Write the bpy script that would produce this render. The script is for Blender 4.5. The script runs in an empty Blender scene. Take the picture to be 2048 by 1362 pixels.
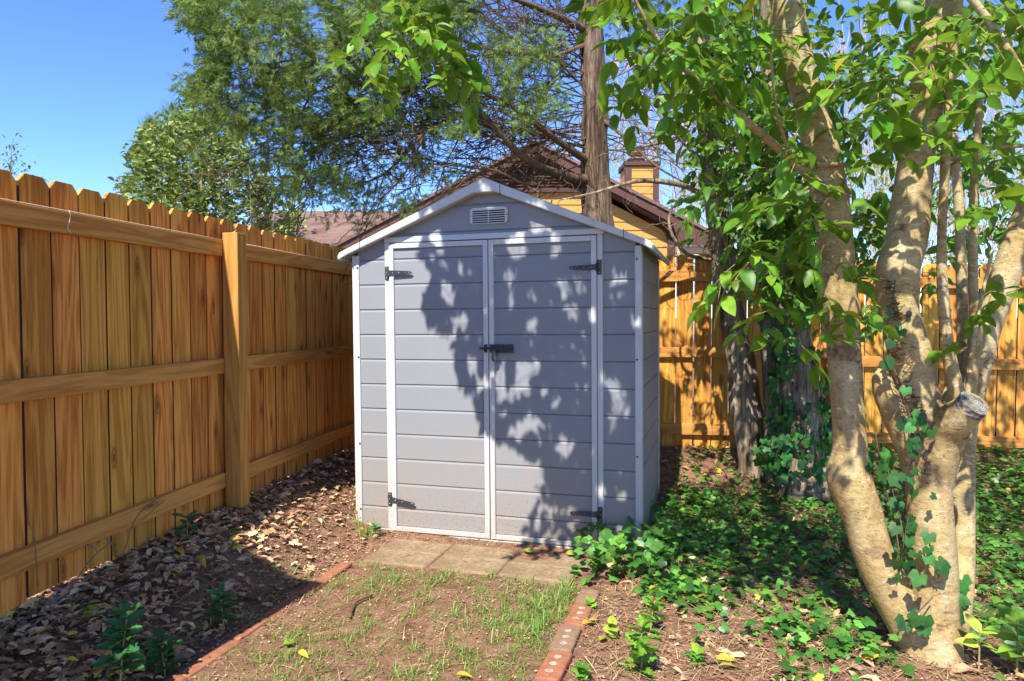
import bpy, math, random
import numpy as np
from mathutils import Vector, Matrix
rnd = random.Random(7); NR = np.random.default_rng(7)
S = bpy.context.scene; COL = S.collection
# ------------------------------------------------------------------ camera
CAMZ = 1.36; F = 1400.0; PITCH = math.radians(2.0)
cam = bpy.data.cameras.new('camera'); camo = bpy.data.objects.new('camera', cam); COL.objects.link(camo)
camo.location = (0, 0, CAMZ); camo.rotation_euler = (math.radians(90) - PITCH, 0, 0)
cam.sensor_width = 36; cam.lens = F/2048*36; cam.clip_start = .05; cam.clip_end = 600
S.camera = camo
# ------------------------------------------------------------------ light
SUN_AZ = math.radians(20.0); SUN_EL = math.radians(52.0)
TS = np.array([-math.sin(SUN_AZ)*math.cos(SUN_EL), -math.cos(SUN_AZ)*math.cos(SUN_EL), math.sin(SUN_EL)])  # towards the sun
w = bpy.data.worlds.new('World'); S.world = w; w.use_nodes = True
nt = w.node_tree; bg = nt.nodes['Background']
sky = nt.nodes.new('ShaderNodeTexSky'); sky.sky_type = 'NISHITA'; sky.sun_disc = False
sky.sun_elevation = SUN_EL; sky.sun_rotation = math.radians(200); sky.air_density = .9; sky.dust_density = .1; sky.ozone_density = 4.2
sky.altitude = 3500
hs = nt.nodes.new('ShaderNodeHueSaturation'); hs.inputs['Saturation'].default_value = 1.12; hs.inputs['Hue'].default_value = .508
nt.links.new(sky.outputs[0], hs.inputs['Color']); nt.links.new(hs.outputs[0], bg.inputs[0]); bg.inputs[1].default_value = .15
sl = bpy.data.lights.new('sun', 'SUN'); sl.energy = 3.9; sl.angle = math.radians(.5); sl.color = (1, .95, .87)
so = bpy.data.objects.new('sun', sl); COL.objects.link(so)
so.rotation_euler = Vector(TS).to_track_quat('Z', 'Y').to_euler()
S.view_settings.view_transform = 'Standard'; S.view_settings.look = 'None'
S.view_settings.exposure = 1.36; S.view_settings.gamma = 1; S.view_settings.use_curve_mapping = False
try:
    S.cycles.max_bounces = 6; S.cycles.transparent_max_bounces = 8; S.cycles.use_denoising = True
    S.cycles.diffuse_bounces = 4
except Exception: pass

# ------------------------------------------------------------------ measuring helpers
CP, SP = math.cos(PITCH), math.sin(PITCH)
def ray(x, y):
    u = (x-1024)/F; v = -(y-681)/F
    return np.array([u, CP + v*SP, -SP + v*CP])
def P(x, y, Y):
    d = ray(x, y); q = d*(Y/d[1]); return np.array([q[0], q[1], q[2]+CAMZ])
def PX(p):
    x, y, z = p[..., 0], p[..., 1], p[..., 2]-CAMZ
    zc = y*CP - z*SP; up = z*CP + y*SP
    zc = np.where(zc < .05, .05, zc)
    return 1024+F*x/zc, 681-F*up/zc
def inpoly(x, y, poly):
    x = np.asarray(x, float); y = np.asarray(y, float); c = np.zeros(x.shape, bool); n = len(poly)
    for i in range(n):
        x1, y1 = poly[i]; x2, y2 = poly[(i+1) % n]
        if y1 == y2: continue
        k = ((y1 > y) != (y2 > y)) & (x < (x2-x1)*(y-y1)/(y2-y1)+x1); c ^= k
    return c
_T = NR.random((64, 64, 64))
def vnoise(p, sc=1.0):
    p = np.asarray(p, float)*sc + 1000.0; i = np.floor(p).astype(int); f = p-i; f = f*f*(3-2*f); i &= 63; j = (i+1) & 63
    def g(a, b, c): return _T[a, b, c]
    x0, y0, z0 = i[..., 0], i[..., 1], i[..., 2]; x1, y1, z1 = j[..., 0], j[..., 1], j[..., 2]
    fx, fy, fz = f[..., 0], f[..., 1], f[..., 2]
    a = g(x0, y0, z0)*(1-fx)+g(x1, y0, z0)*fx; b = g(x0, y1, z0)*(1-fx)+g(x1, y1, z0)*fx
    c = g(x0, y0, z1)*(1-fx)+g(x1, y0, z1)*fx; d = g(x0, y1, z1)*(1-fx)+g(x1, y1, z1)*fx
    return ((a*(1-fy)+b*fy)*(1-fz)+(c*(1-fy)+d*fy)*fz)*2-1
def sst(a, b, x): t = np.clip((x-a)/(b-a), 0, 1); return t*t*(3-2*t)

# shed frame
YAW = .29
RH = np.array([math.cos(YAW), -math.sin(YAW), 0]); BH = np.array([math.sin(YAW), math.cos(YAW), 0])
SO = np.array([-.991, 4.453, 0.0])
def SL(s, b, z=0): q = SO + RH*s + BH*b; return np.array([q[0], q[1], z])
FA = math.radians(9.77); FX0 = -2.28; FD = np.array([math.sin(FA), math.cos(FA), 0]); FN = np.array([math.cos(FA), -math.sin(FA), 0])
def ground(x, y):
    x = np.asarray(x, float); y = np.asarray(y, float)
    dl = x*FN[0]+y*FN[1]-FX0*FN[0]           # distance from the left fence
    s = (x-SO[0])*RH[0]+(y-SO[1])*RH[1]
    z = .25*(1-sst(.06, .66, dl))*(1-.35*sst(3.3, 2.4, y)) + .03*sst(0, 1, 1-dl)
    z = np.maximum(z, .26*sst(4.7, 5.9, y+.1*x))
    b = (x-SO[0])*BH[0]+(y-SO[1])*BH[1]
    z = np.maximum(z, .036*sst(-.56, -.72, b)*(s > .2))
    z = np.where(s > 1.65, np.maximum(z, .05*sst(1.65, 2.2, s)), z)
    p = np.stack([x, y, 0*x], -1)
    return z + .012*vnoise(p, 2.3) + .006*vnoise(p, 7) * 1.0

# ------------------------------------------------------------------ materials
MATS = {}
class NT:
    def __init__(s, m): s.t = m.node_tree; s.n = s.t.nodes; s.l = s.t.links
    def add(s, ty, **k):
        o = s.n.new(ty)
        for a, v in k.items():
            if a in ('ins',):
                for q, z in v.items():
                    if hasattr(z, 'is_linked') or isinstance(z, bpy.types.NodeSocket): s.l.new(z, o.inputs[q])
                    else: o.inputs[q].default_value = z
            else: setattr(o, a, v)
        return o
    def coord(s, kind='Object', scale=(1, 1, 1), rot=(0, 0, 0)):
        c = s.add('ShaderNodeTexCoord'); m = s.add('ShaderNodeMapping', ins={'Vector': c.outputs[kind], 'Scale': scale, 'Rotation': rot}); return m.outputs[0]
    def noise(s, v, sc=5, d=4, r=.55, dist=0):
        return s.add('ShaderNodeTexNoise', ins={'Vector': v, 'Scale': sc, 'Detail': d, 'Roughness': r, 'Distortion': dist}).outputs['Fac']
    def ramp(s, f, stops):
        r = s.add('ShaderNodeValToRGB'); s.l.new(f, r.inputs[0]); e = r.color_ramp.elements
        while len(e) < len(stops): e.new(.5)
        for i, (p, c) in enumerate(stops): e[i].position = p; e[i].color = (c[0], c[1], c[2], 1) if len(c) == 3 else c
        return r.outputs[0]
    def mix(s, f, a, b, mode='MIX'):
        m = s.add('ShaderNodeMix', data_type='RGBA', blend_type=mode)
        for sock, v in ((m.inputs[0], f), (m.inputs[6], a), (m.inputs[7], b)):
            if isinstance(v, bpy.types.NodeSocket): s.l.new(v, sock)
            elif isinstance(v, (int, float)): sock.default_value = v
            else: sock.default_value = (v[0], v[1], v[2], 1)
        return m.outputs[2]
    def math(s, op, a, b=0, c=None):
        m = s.add('ShaderNodeMath', operation=op)
        for i, v in enumerate((a, b)):
            if isinstance(v, bpy.types.NodeSocket): s.l.new(v, m.inputs[i])
            else: m.inputs[i].default_value = v
        return m.outputs[0]
    def mr(s, v, a, b, c, d):
        return s.add('ShaderNodeMapRange', ins={'Value': v, 'From Min': a, 'From Max': b, 'To Min': c, 'To Max': d}).outputs[0]
    def bump(s, h, st=.5, dist=.01):
        return s.add('ShaderNodeBump', ins={'Height': h, 'Strength': st, 'Distance': dist}).outputs[0]
    def rpi(s): return s.add('ShaderNodeNewGeometry').outputs['Random Per Island']
def mat(name):
    m = bpy.data.materials.new(name); m.use_nodes = True; MATS[name] = m
    t = NT(m); b = m.node_tree.nodes['Principled BSDF']; return m, t, b
def put(t, b, col=None, rough=.7, nrm=None, spec=.3):
    if col is not None:
        if isinstance(col, bpy.types.NodeSocket): t.l.new(col, b.inputs['Base Color'])
        else: b.inputs['Base Color'].default_value = (*col, 1)
    if isinstance(rough, bpy.types.NodeSocket): t.l.new(rough, b.inputs['Roughness'])
    else: b.inputs['Roughness'].default_value = rough
    b.inputs['Specular IOR Level'].default_value = spec
    if nrm is not None: t.l.new(nrm, b.inputs['Normal'])

def wood(name, axis, dark=(.30, .105, .02), mid=(.66, .285, .045), lite=(.82, .43, .10), green=.12, knots=True):
    m, t, b = mat(name)
    c = t.add('ShaderNodeTexCoord').outputs['Object']; isl = t.rpi()
    off = t.add('ShaderNodeVectorMath', operation='ADD'); t.l.new(c, off.inputs[0])
    cv = t.add('ShaderNodeCombineXYZ'); k = t.math('MULTIPLY', isl, 37.0)
    for i in range(3): t.l.new(k, cv.inputs[i])
    t.l.new(cv.outputs[0], off.inputs[1]); v = off.outputs[0]
    sc = {'z': (9, 9, .55), 'x': (.55, 9, 9)}[axis]; sc2 = {'z': (110, 110, 4.5), 'x': (4.5, 110, 110)}[axis]; sk = {'z': (7, 0, 2.3), 'x': (2.0, 0, 9)}[axis]
    def mp(s_): return t.add('ShaderNodeMapping', ins={'Vector': v, 'Scale': s_}).outputs[0]
    low = t.noise(mp(sc), 1.0, 3, .5, .6)
    rings = t.math('SINE', t.math('MULTIPLY', low, 48.0))
    rings = t.mr(rings, -1, 1, 0, 1)
    fine = t.noise(mp(sc2), 1.5, 4, .7)
    g = t.math('ADD', t.math('MULTIPLY', rings, .30), t.math('MULTIPLY', fine, .70))
    col = t.ramp(g, [(.18, dark), (.5, mid), (.85, lite)])
    big = t.noise(mp(tuple(a*.35 for a in sc)), 1.2, 2)
    col = t.mix(t.mr(big, .45, .7, 0, green), col, (.33, .24, .05))
    if knots:
        sx = t.add('ShaderNodeSeparateXYZ', ins={'Vector': v}); c2_ = t.add('ShaderNodeCombineXYZ', ins={'X': t.math('MULTIPLY', sx.outputs[0], sk[0]), 'Y': t.math('MULTIPLY', sx.outputs[2], sk[2])}).outputs[0]
        vo = t.add('ShaderNodeTexVoronoi', voronoi_dimensions='2D', ins={'Vector': c2_, 'Scale': 1.0}); d = vo.outputs['Distance']
        kn = t.ramp(d, [(.04, (1, 1, 1)), (.07, (.4, .4, .4)), (.085, (.9, .9, .9)), (.13, (.25, .25, .25)), (.22, (0, 0, 0))])
        sel = t.math('GREATER_THAN', t.add('ShaderNodeSeparateColor', ins={'Color': vo.outputs['Color']}).outputs[0], .66)
        col = t.mix(t.math('MULTIPLY', kn, t.math('MULTIPLY', sel, .8)), col, (.13, .045, .012))
    h = t.add('ShaderNodeHueSaturation', ins={'Hue': t.mr(isl, 0, 1, .488, .507), 'Saturation': 1.0, 'Value': t.mr(t.math('FRACT', t.math('MULTIPLY', isl, 7.31)), 0, 1, .78, 1.15), 'Color': col})
    put(t, b, h.outputs[0], t.mr(fine, 0, 1, .7, .9), t.bump(g, .5, .004), .2)
    return m
wood('picket_wood', 'z'); wood('rail_wood', 'x', (.40, .165, .035), (.64, .30, .06), (.76, .43, .12), .15)
wood('post_wood', 'z', (.36, .16, .035), (.56, .28, .055), (.68, .39, .10), .22, False)
wood('screen_wood', 'z')
m, t, b = mat('picket_edge_shade'); put(t, b, (.07, .03, .012), .95)  # near-black picket sides: shade of the gaps painted into the colour

def plastic(name, base, dirt_bounce=True, ribs=True, spec=.4):
    m, t, b = mat(name)
    c = t.add('ShaderNodeTexCoord').outputs['Object']
    mot = t.noise(c, 3.0, 5, .6); col = t.mix(t.mr(mot, .35, .7, 0, .22), base, tuple(x*.82 for x in base))
    if dirt_bounce:
        z = t.add('ShaderNodeSeparateXYZ', ins={'Vector': c}).outputs[2]
        sp = t.noise(t.coord('Object', (60, 60, 90)), 1.3, 3, .7); st = t.noise(t.coord('Object', (9, 9, 2)), 1, 4)
        f = t.math('MULTIPLY', t.mr(z, 0, .8, 1, 0), t.mr(st, .3, .75, .2, .75))
        col = t.mix(f, col, (.34, .25, .16))  # browner towards the base: dirt plus warm ground bounce light painted in
        f2 = t.math('MULTIPLY', t.mr(z, .05, .42, 1, 0), t.math('GREATER_THAN', sp, .60))
        col = t.mix(t.math('MULTIPLY', f2, .7), col, (.12, .08, .05))
        streak = t.noise(t.coord('Object', (16, 16, .7)), 1, 3, .6)
        col = t.mix(t.mr(streak, .55, .75, 0, .3), col, (.3, .27, .2))
    nb = None
    if ribs:
        rb = t.noise(t.coord('Object', (2.5, 2.5, 330)), 1, 2, .6); nb = t.bump(t.math('ADD', rb, t.math('MULTIPLY', mot, 1.2)), .35, .0018)
        col = t.mix(t.mr(rb, .35, .65, 0, .12), col, tuple(x*.7 for x in base))
    else: nb = t.bump(mot, .25, .003)
    put(t, b, col, t.mr(mot, 0, 1, .36, .6), nb, spec); return m
plastic('grey_plastic', (.252, .264, .280)); plastic('white_plastic', (.56, .56, .545), ribs=False); plastic('roof_plastic', (.46, .50, .51), dirt_bounce=False, ribs=False)
m, t, b = mat('dark_void'); put(t, b, (.012, .014, .02), .8)
m, t, b = mat('black_iron'); c = t.coord('Object', (60, 60, 60)); n = t.noise(c, 1, 3)
put(t, b, t.ramp(n, [(.4, (.018, .02, .024)), (.62, (.05, .055, .06)), (.75, (.13, .09, .06))]), .5, t.bump(n, .2, .002), .5)
m, t, b = mat('screw_steel'); put(t, b, (.45, .45, .45), .35); b.inputs['Metallic'].default_value = .9
m, t, b = mat('string'); put(t, b, (.75, .7, .6), .8)

def masonry(name, c1, c2, c3, sc=24):
    m, t, b = mat(name); v = t.coord('Object', (1, 1, 1)); a = t.noise(v, sc, 6, .7); g = t.noise(v, sc*9, 3, .7); isl = t.rpi()
    col = t.ramp(a, [(.3, c1), (.52, c2), (.74, c3)]); col = t.mix(t.mr(g, .55, .75, 0, .5), col, tuple(min(1, x*1.5) for x in c3))
    lo = t.noise(v, 3, 3); col = t.mix(t.mr(lo, .42, .62, 0, .6), col, (.17, .10, .06))
    h = t.add('ShaderNodeHueSaturation', ins={'Value': t.mr(isl, 0, 1, .8, 1.2), 'Color': col})
    put(t, b, h.outputs[0], .9, t.bump(t.math('ADD', a, g), .6, .006), .15); return m
masonry('paver_concrete', (.20, .14, .08), (.38, .28, .16), (.52, .42, .28), 38)
masonry('brick_clay', (.25, .09, .045), (.38, .15, .08), (.46, .22, .13), 26)
masonry('brick_tan', (.2, .12, .07), (.29, .18, .11), (.36, .25, .16), 26)
m, t, b = mat('mortar_plug'); n = t.noise(t.coord('Object'), 60, 4); put(t, b, t.ramp(n, [(.3, (.25, .17, .11)), (.7, (.52, .43, .33))]), .95)

# ground
m, t, b = mat('ground_soil'); v = t.coord('Object')
a = t.noise(v, 1.1, 6, .6); c2 = t.noise(v, 14, 8, .72); d = t.noise(v, 90, 4, .7)
col = t.ramp(c2, [(.28, (.085, .035, .02)), (.5, (.24, .125, .075)), (.72, (.38, .235, .15))])
col = t.mix(t.mr(a, .4, .65, 0, .5), col, (.19, .12, .075)); col = t.mix(t.mr(d, .58, .72, 0, .75), col, (.40, .28, .19)); col = t.mix(t.mr(d, .28, .42, .6, 0), col, (.05, .03, .02))
put(t, b, col, .95, t.bump(t.math('ADD', c2, t.math('MULTIPLY', d, .5)), .9, .02), .1)

SCARS = [(P(1692, 706, 2.68), (.066, .14, .048), .85), (P(1858, 880, 2.58), (.026, .12, .10), .8), (P(1850, 935, 2.58), (.06, .12, .022), .7), (P(1752, 1105, 2.66), (.05, .1, .03), .6), (P(1862, 830, 2.58), (.10, .12, .02), .55), (P(1880, 800, 2.57), (.018, .12, .09), .6), (P(1813, 628, 2.59), (.035, .08, .035), .5), (P(1560, 60, 2.7), (.04, .1, .03), .4)]
def bark(name, cols, sv, bumpd=.02, sp=None, fsc=4.5, fst=.75):
    m, t, b = mat(name); v = t.coord('Object', sv); a = t.noise(v, 1.0, 6, .65, .4); c = t.noise(t.coord('Object'), 5, 4)
    g = t.math('ADD', t.math('MULTIPLY', a, .75), t.math('MULTIPLY', c, .25)); col = t.ramp(g, cols)
    if sp:
        s_ = t.noise(t.coord('Object', (55, 55, 90)), 1, 3, .7); col = t.mix(t.mr(s_, .56, .70, 0, .75), col, sp)
        f = t.noise(t.coord('Object', (6, 6, 3)), 1, 4); col = t.mix(t.mr(f, .48, .62, 0, .6), col, (.50, .43, .26))
        f = t.noise(t.coord('Object', (5, 5, 2.2)), 1.3, 5, .6); col = t.mix(t.mr(f, .56, .7, 0, .6), col, (.36, .33, .10))
        sc_ = t.noise(t.coord('Object', (14, 14, 40)), 1, 3, .5, 1.2); ms = t.noise(t.coord('Object', (2.2, 2.2, 1.2)), 1.7, 2)
        fl = t.noise(t.coord('Object', (85, 85, 150)), 1, 2, .5); col = t.mix(t.mr(fl, .68, .72, 0, .85), col, (.09, .05, .025)); ll = t.noise(t.coord('Object', (30, 30, 130)), 1, 2, .4); col = t.mix(t.mr(ll, .66, .70, 0, .55), col, (.66, .58, .44))
        for ctr, rad, dk in SCARS:
            o_ = t.add('ShaderNodeTexCoord').outputs['Object']; mpn = t.add('ShaderNodeMapping', ins={'Vector': o_, 'Location': tuple(-c_/r__ for c_, r__ in zip(ctr, rad)), 'Scale': tuple(1/r__ for r__ in rad)}).outputs[0]
            ln = t.add('ShaderNodeVectorMath', operation='LENGTH'); t.l.new(mpn, ln.inputs[0]); rg = t.noise(t.coord('Object', (45, 45, 45)), 1, 4, .7); dd_ = t.math('ADD', ln.outputs['Value'], t.math('MULTIPLY', rg, 1.1))
            col = t.mix(t.mr(dd_, 1.15, 1.45, dk, 0), col, t.ramp(rg, [(.35, (.07, .035, .018)), (.6, (.26, .17, .10))]))
        k = t.math('MULTIPLY', t.mr(sc_, .60, .66, 0, 1), t.mr(ms, .52, .6, 0, 1)); col = t.mix(t.math('MULTIPLY', k, .8), col, (.14, .06, .03))
    fn = t.noise(t.coord('Object', tuple(x*fsc for x in sv)), 1.0, 5, .7, .3); col = t.mix(t.mr(fn, .36, .50, fst, 0), col, tuple(x*.55 for x in cols[0][1])); col = t.mix(t.mr(fn, .56, .72, 0, .35), col, tuple(min(1, x*1.15) for x in cols[-1][1]))
    put(t, b, col, .85, t.bump(t.math('ADD', g, t.math('MULTIPLY', fn, .5)), .9, bumpd), .2); return m
bark('smooth_bark', [(.3, (.25, .16, .06)), (.5, (.40, .285, .12)), (.7, (.55, .43, .215))], (13, 13, 19), .006, (.15, .085, .035), 3.6, .38)
bark('cedar_bark', [(.38, (.04, .026, .017)), (.5, (.155, .10, .066)), (.62, (.34, .245, .17))], (26, 26, 1.6), .04)
bark('grey_bark', [(.36, (.075, .05, .034)), (.5, (.31, .225, .145)), (.64, (.60, .48, .33))], (20, 20, 2.0), .04)
bark('twig_bark', [(.3, (.075, .045, .025)), (.7, (.20, .13, .075))], (20, 20, 20), .004)
bark('pale_twig', [(.3, (.30, .24, .2)), (.7, (.52, .45, .4))], (5, 5, 5), .004)
bark('green_twig', [(.3, (.26, .19, .08)), (.7, (.42, .32, .15))], (20, 20, 20), .003)
m, t, b = mat('cut_wood'); a = t.noise(t.coord('Object', (40, 40, 40)), 1, 4); cc = P(1950, 806, 2.47); mpn = t.add('ShaderNodeMapping', ins={'Vector': t.add('ShaderNodeTexCoord').outputs['Object'], 'Location': tuple(-q for q in cc)}).outputs[0]; ln = t.add('ShaderNodeVectorMath', operation='LENGTH'); t.l.new(mpn, ln.inputs[0]); a = t.math('ADD', t.math('MULTIPLY', a, .8), t.math('MULTIPLY', t.mr(t.math('SINE', t.math('MULTIPLY', ln.outputs['Value'], 900.0)), -1, 1, 0, 1), .2)); put(t, b, t.ramp(a, [(.35, (.06, .05, .04)), (.5, (.17, .15, .125)), (.7, (.33, .30, .26))]), .9, t.bump(a, .6, .01))

def leaf(name, c1, c2, hv=.03, vv=(.55, 1.4), trans=.35, rough=.38, tc=None, mott=.25, odd=None):
    m, t, b = mat(name); isl = t.rpi()
    col = t.mix(isl, c1, c2)
    if odd: col = t.mix(t.math('GREATER_THAN', t.math('FRACT', t.math('MULTIPLY', isl, 91.7)), odd[0]), col, odd[1])
    r2 = t.math('FRACT', t.math('MULTIPLY', isl, 13.7)); n = t.noise(t.coord('Object'), 30, 3)
    h = t.add('ShaderNodeHueSaturation', ins={'Hue': t.mr(r2, 0, 1, .5-hv, .5+hv), 'Value': t.math('MULTIPLY', t.mr(t.math('FRACT', t.math('MULTIPLY', isl, 5.3)), 0, 1, *vv), t.mr(n, .3, .7, 1-mott, 1+mott)), 'Color': col})
    put(t, b, h.outputs[0], rough, None, .32)
    if trans > 0:
        tr = t.add('ShaderNodeBsdfTranslucent'); tcol = t.mix(.65, h.outputs[0], tc or (.30, .5, .04), 'MIX'); t.l.new(tcol, tr.inputs[0])
        mx = t.add('ShaderNodeMixShader'); mx.inputs[0].default_value = trans; t.l.new(b.outputs[0], mx.inputs[1]); t.l.new(tr.outputs[0], mx.inputs[2])
        t.l.new(mx.outputs[0], t.n['Material Output'].inputs[0])
    return m
leaf('privet_leaf', (.075, .20, .014), (.19, .36, .025), .025, (.5, 1.3), .40, .42, (.33, .52, .04), .2, (.988, (.50, .42, .04)))
leaf('vine_leaf', (.055, .15, .016), (.12, .26, .03), .02, (.6, 1.3), .3, .4)
leaf('ivy_leaf', (.035, .13, .025), (.12, .28, .04), .02, (.55, 1.5), .28, .38, None, .2, (.985, (.5, .42, .05)))
leaf('ivy_dark', (.018, .085, .018), (.05, .16, .03), .02, (.5, 1.5), .15, .5)
leaf('holly_leaf', (.03, .13, .055), (.06, .19, .06), .015, (.7, 1.3), .2, .3)
leaf('bright_leaf', (.10, .26, .03), (.2, .38, .04), .02, (.8, 1.3), .3, .35)
leaf('cedar_leaf', (.09, .17, .035), (.22, .30, .06), .02, (.55, 1.4), .3, .7, (.2, .3, .05), .3)
leaf('magnolia_leaf', (.085, .125, .022), (.24, .28, .06), .02, (.4, 1.5), .2, .42)
leaf('pine_leaf', (.07, .14, .03), (.13, .24, .04), .02, (.6, 1.4), .25, .6)
leaf('spring_leaf', (.26, .34, .09), (.42, .48, .14), .03, (.7, 1.3), .4, .6, (.5, .6, .1))
leaf('litter_leaf', (.32, .17, .08), (.66, .45, .26), .02, (.5, 1.45), .1, .75, (.4, .2, .05), .3, (.97, (.5, .4, .06)))
leaf('chip_litter', (.17, .08, .045), (.50, .32, .20), .02, (.5, 1.5), 0, .85)
leaf('straw', (.20, .105, .045), (.54, .38, .21), .02, (.5, 1.4), 0, .8)
leaf('grass_blade', (.10, .22, .03), (.25, .36, .08), .02, (.7, 1.35), .35, .5, (.4, .5, .06), .1, (.9, (.45, .36, .16)))
leaf('yellow_leaf', (.50, .30, .03), (.60, .44, .07), .01, (.9, 1.15), .25, .5, (.8, .6, .05))
leaf('lime_leaf', (.26, .38, .03), (.36, .46, .07), .01, (.9, 1.15), .25, .45, (.6, .7, .05))

# house
def siding(name, base, pitch, z=True):
    m, t, b = mat(name); v = t.coord('Object'); zz = t.add('ShaderNodeSeparateXYZ', ins={'Vector': v}).outputs[2]
    n = t.noise(v, 2, 4); f = t.math('FRACT', t.math('DIVIDE', zz, pitch))
    col = t.mix(t.mr(n, .3, .7, 0, .25), base, tuple(x*.75 for x in base))
    fine = t.noise(t.coord('Object', (2, 2, 60)), 1, 3); put(t, b, col, .75, t.bump(fine, .2, .004)); return m
siding('yellow_siding', (.47, .265, .06), .2); siding('brown_trim', (.10, .045, .035), .2); siding('louver_brown', (.07, .035, .028), .2); siding('beige_soffit', (.55, .42, .24), .2)
m, t, b = mat('roof_shingle'); v = t.coord('Object', (1, 1, 1)); br = t.add('ShaderNodeTexBrick', ins={'Vector': v, 'Scale': 1.0, 'Brick Width': .33, 'Row Height': .14, 'Mortar Size': .006, 'Color1': (.20, .115, .09, 1), 'Color2': (.12, .07, .058, 1), 'Mortar': (.05, .03, .03, 1)})
n = t.noise(v, 2.5, 5); put(t, b, t.mix(t.mr(n, .35, .65, 0, .5), br.outputs[0], (.25, .16, .13)), .9, t.bump(br.outputs['Fac'], .4, .01))
m, t, b = mat('rusty_metal'); n = t.noise(t.coord('Object'), 8, 4); put(t, b, t.ramp(n, [(.3, (.10, .05, .035)), (.7, (.3, .17, .11))]), .5)
m, t, b = mat('grey_metal'); put(t, b, (.2, .22, .24), .5)

# ------------------------------------------------------------------ mesh helpers
class MB:
    def __init__(s): s.v = []; s.f = []; s.n = 0; s.sm = []
    def addv(s, v, f, smooth=False):
        v = np.asarray(v, float).reshape(-1, 3); o = s.n; s.v.append(v); s.n += len(v)
        s.f += [tuple(i+o for i in q) for q in f]; s.sm += [smooth]*len(f)
    def box(s, lo, hi, M=None):
        x0, y0, z0 = lo; x1, y1, z1 = hi
        v = np.array([[x0, y0, z0], [x1, y0, z0], [x1, y1, z0], [x0, y1, z0], [x0, y0, z1], [x1, y0, z1], [x1, y1, z1], [x0, y1, z1]], float)
        if M is not None: v = v@np.array(M)[:3, :3].T + np.array(M)[:3, 3]
        s.addv(v, [(0, 3, 2, 1), (4, 5, 6, 7), (0, 1, 5, 4), (1, 2, 6, 5), (2, 3, 7, 6), (3, 0, 4, 7)])
    def prism(s, poly, y0, y1, ax=1):      # poly in (a,b) plane extruded along ax
        n = len(poly); v = []
        for d in (y0, y1):
            for a, b_ in poly: v.append((a, d, b_) if ax == 1 else ((d, a, b_) if ax == 0 else (a, b_, d)))
        f = [tuple(range(n)), tuple(range(2*n-1, n-1, -1))]+[(i, i+n, (i+1) % n+n, (i+1) % n) for i in range(n)]
        s.addv(v, f)
    def tube(s, pts, rad, seg=6, noise=0, nsc=6, smooth=True, caps=True, flat=None, fl=0):
        pts = np.asarray(pts, float); n = len(pts); rad = np.asarray(rad if hasattr(rad, '__len__') else [rad]*n, float)
        tg = np.gradient(pts, axis=0); tg /= np.linalg.norm(tg, axis=1, keepdims=True)+1e-9
        ref = np.array([0, 1, 0.]) if abs(tg[0][1]) < .85 else np.array([1, 0, 0.])
        u = np.cross(tg, ref); u /= np.linalg.norm(u, axis=1, keepdims=True)+1e-9; w_ = np.cross(tg, u)
        an = np.arange(seg)/seg*2*math.pi
        V = pts[:, None]+rad[:, None, None]*(np.cos(an)[None, :, None]*u[:, None]+np.sin(an)[None, :, None]*w_[:, None])
        if noise: 
            d = V-pts[:, None]; V = pts[:, None]+d*(1+noise*vnoise(V, nsc)[..., None]+noise*.5*vnoise(V*np.array([1, 1, .4]), nsc*2.7)[..., None])
        if fl:   # vertical ribs
            ph = an*fl; V = pts[:, None]+(V-pts[:, None])*(1+.07*np.sin(ph[None, :]+3*vnoise(pts, 1.5)[:, None]))[..., None]
        f = []
        for i in range(n-1):
            for j in range(seg):
                k = (j+1) % seg; f.append((i*seg+j, i*seg+k, (i+1)*seg+k, (i+1)*seg+j))
        if caps: f.append(tuple(range(seg-1, -1, -1))); f.append(tuple((n-1)*seg+j for j in range(seg)))
        s.addv(V.reshape(-1, 3), f, smooth)
def finish(name, verts, faces, m, parent=None, smooth=None):
    me = bpy.data.meshes.new(name); me.from_pydata([tuple(x) for x in verts], [], faces)
    if smooth is not None: me.polygons.foreach_set('use_smooth', smooth)
    me.update(); o = bpy.data.objects.new(name, me); COL.objects.link(o)
    if m: me.materials.append(MATS[m])
    if parent: o.parent = parent
    return o
def build(mb, name, m, parent=None, bevel=0):
    o = finish(name, np.concatenate(mb.v), mb.f, m, parent, mb.sm)
    if bevel:
        md = o.modifiers.new('bevel', 'BEVEL'); md.width = bevel; md.segments = 2; md.limit_method = 'ANGLE'
    return o
def fast_mesh(name, V, faces_idx, loops_per, m, parent=None, smooth=True):
    """V (N,3); faces_idx flat loop indices; loops_per array of face sizes"""
    me = bpy.data.meshes.new(name); me.vertices.add(len(V)); me.vertices.foreach_set('co', V.astype(np.float32).ravel())
    me.loops.add(len(faces_idx)); me.loops.foreach_set('vertex_index', faces_idx.astype(np.int32))
    st = np.concatenate([[0], np.cumsum(loops_per)[:-1]]).astype(np.int32)
    me.polygons.add(len(loops_per)); me.polygons.foreach_set('loop_start', st); me.polygons.foreach_set('loop_total', loops_per.astype(np.int32))
    me.polygons.foreach_set('use_smooth', np.full(len(loops_per), smooth)); me.update(calc_edges=True); me.validate()
    o = bpy.data.objects.new(name, me); COL.objects.link(o); me.materials.append(MATS[m])
    if parent: o.parent = parent
    return o
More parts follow.
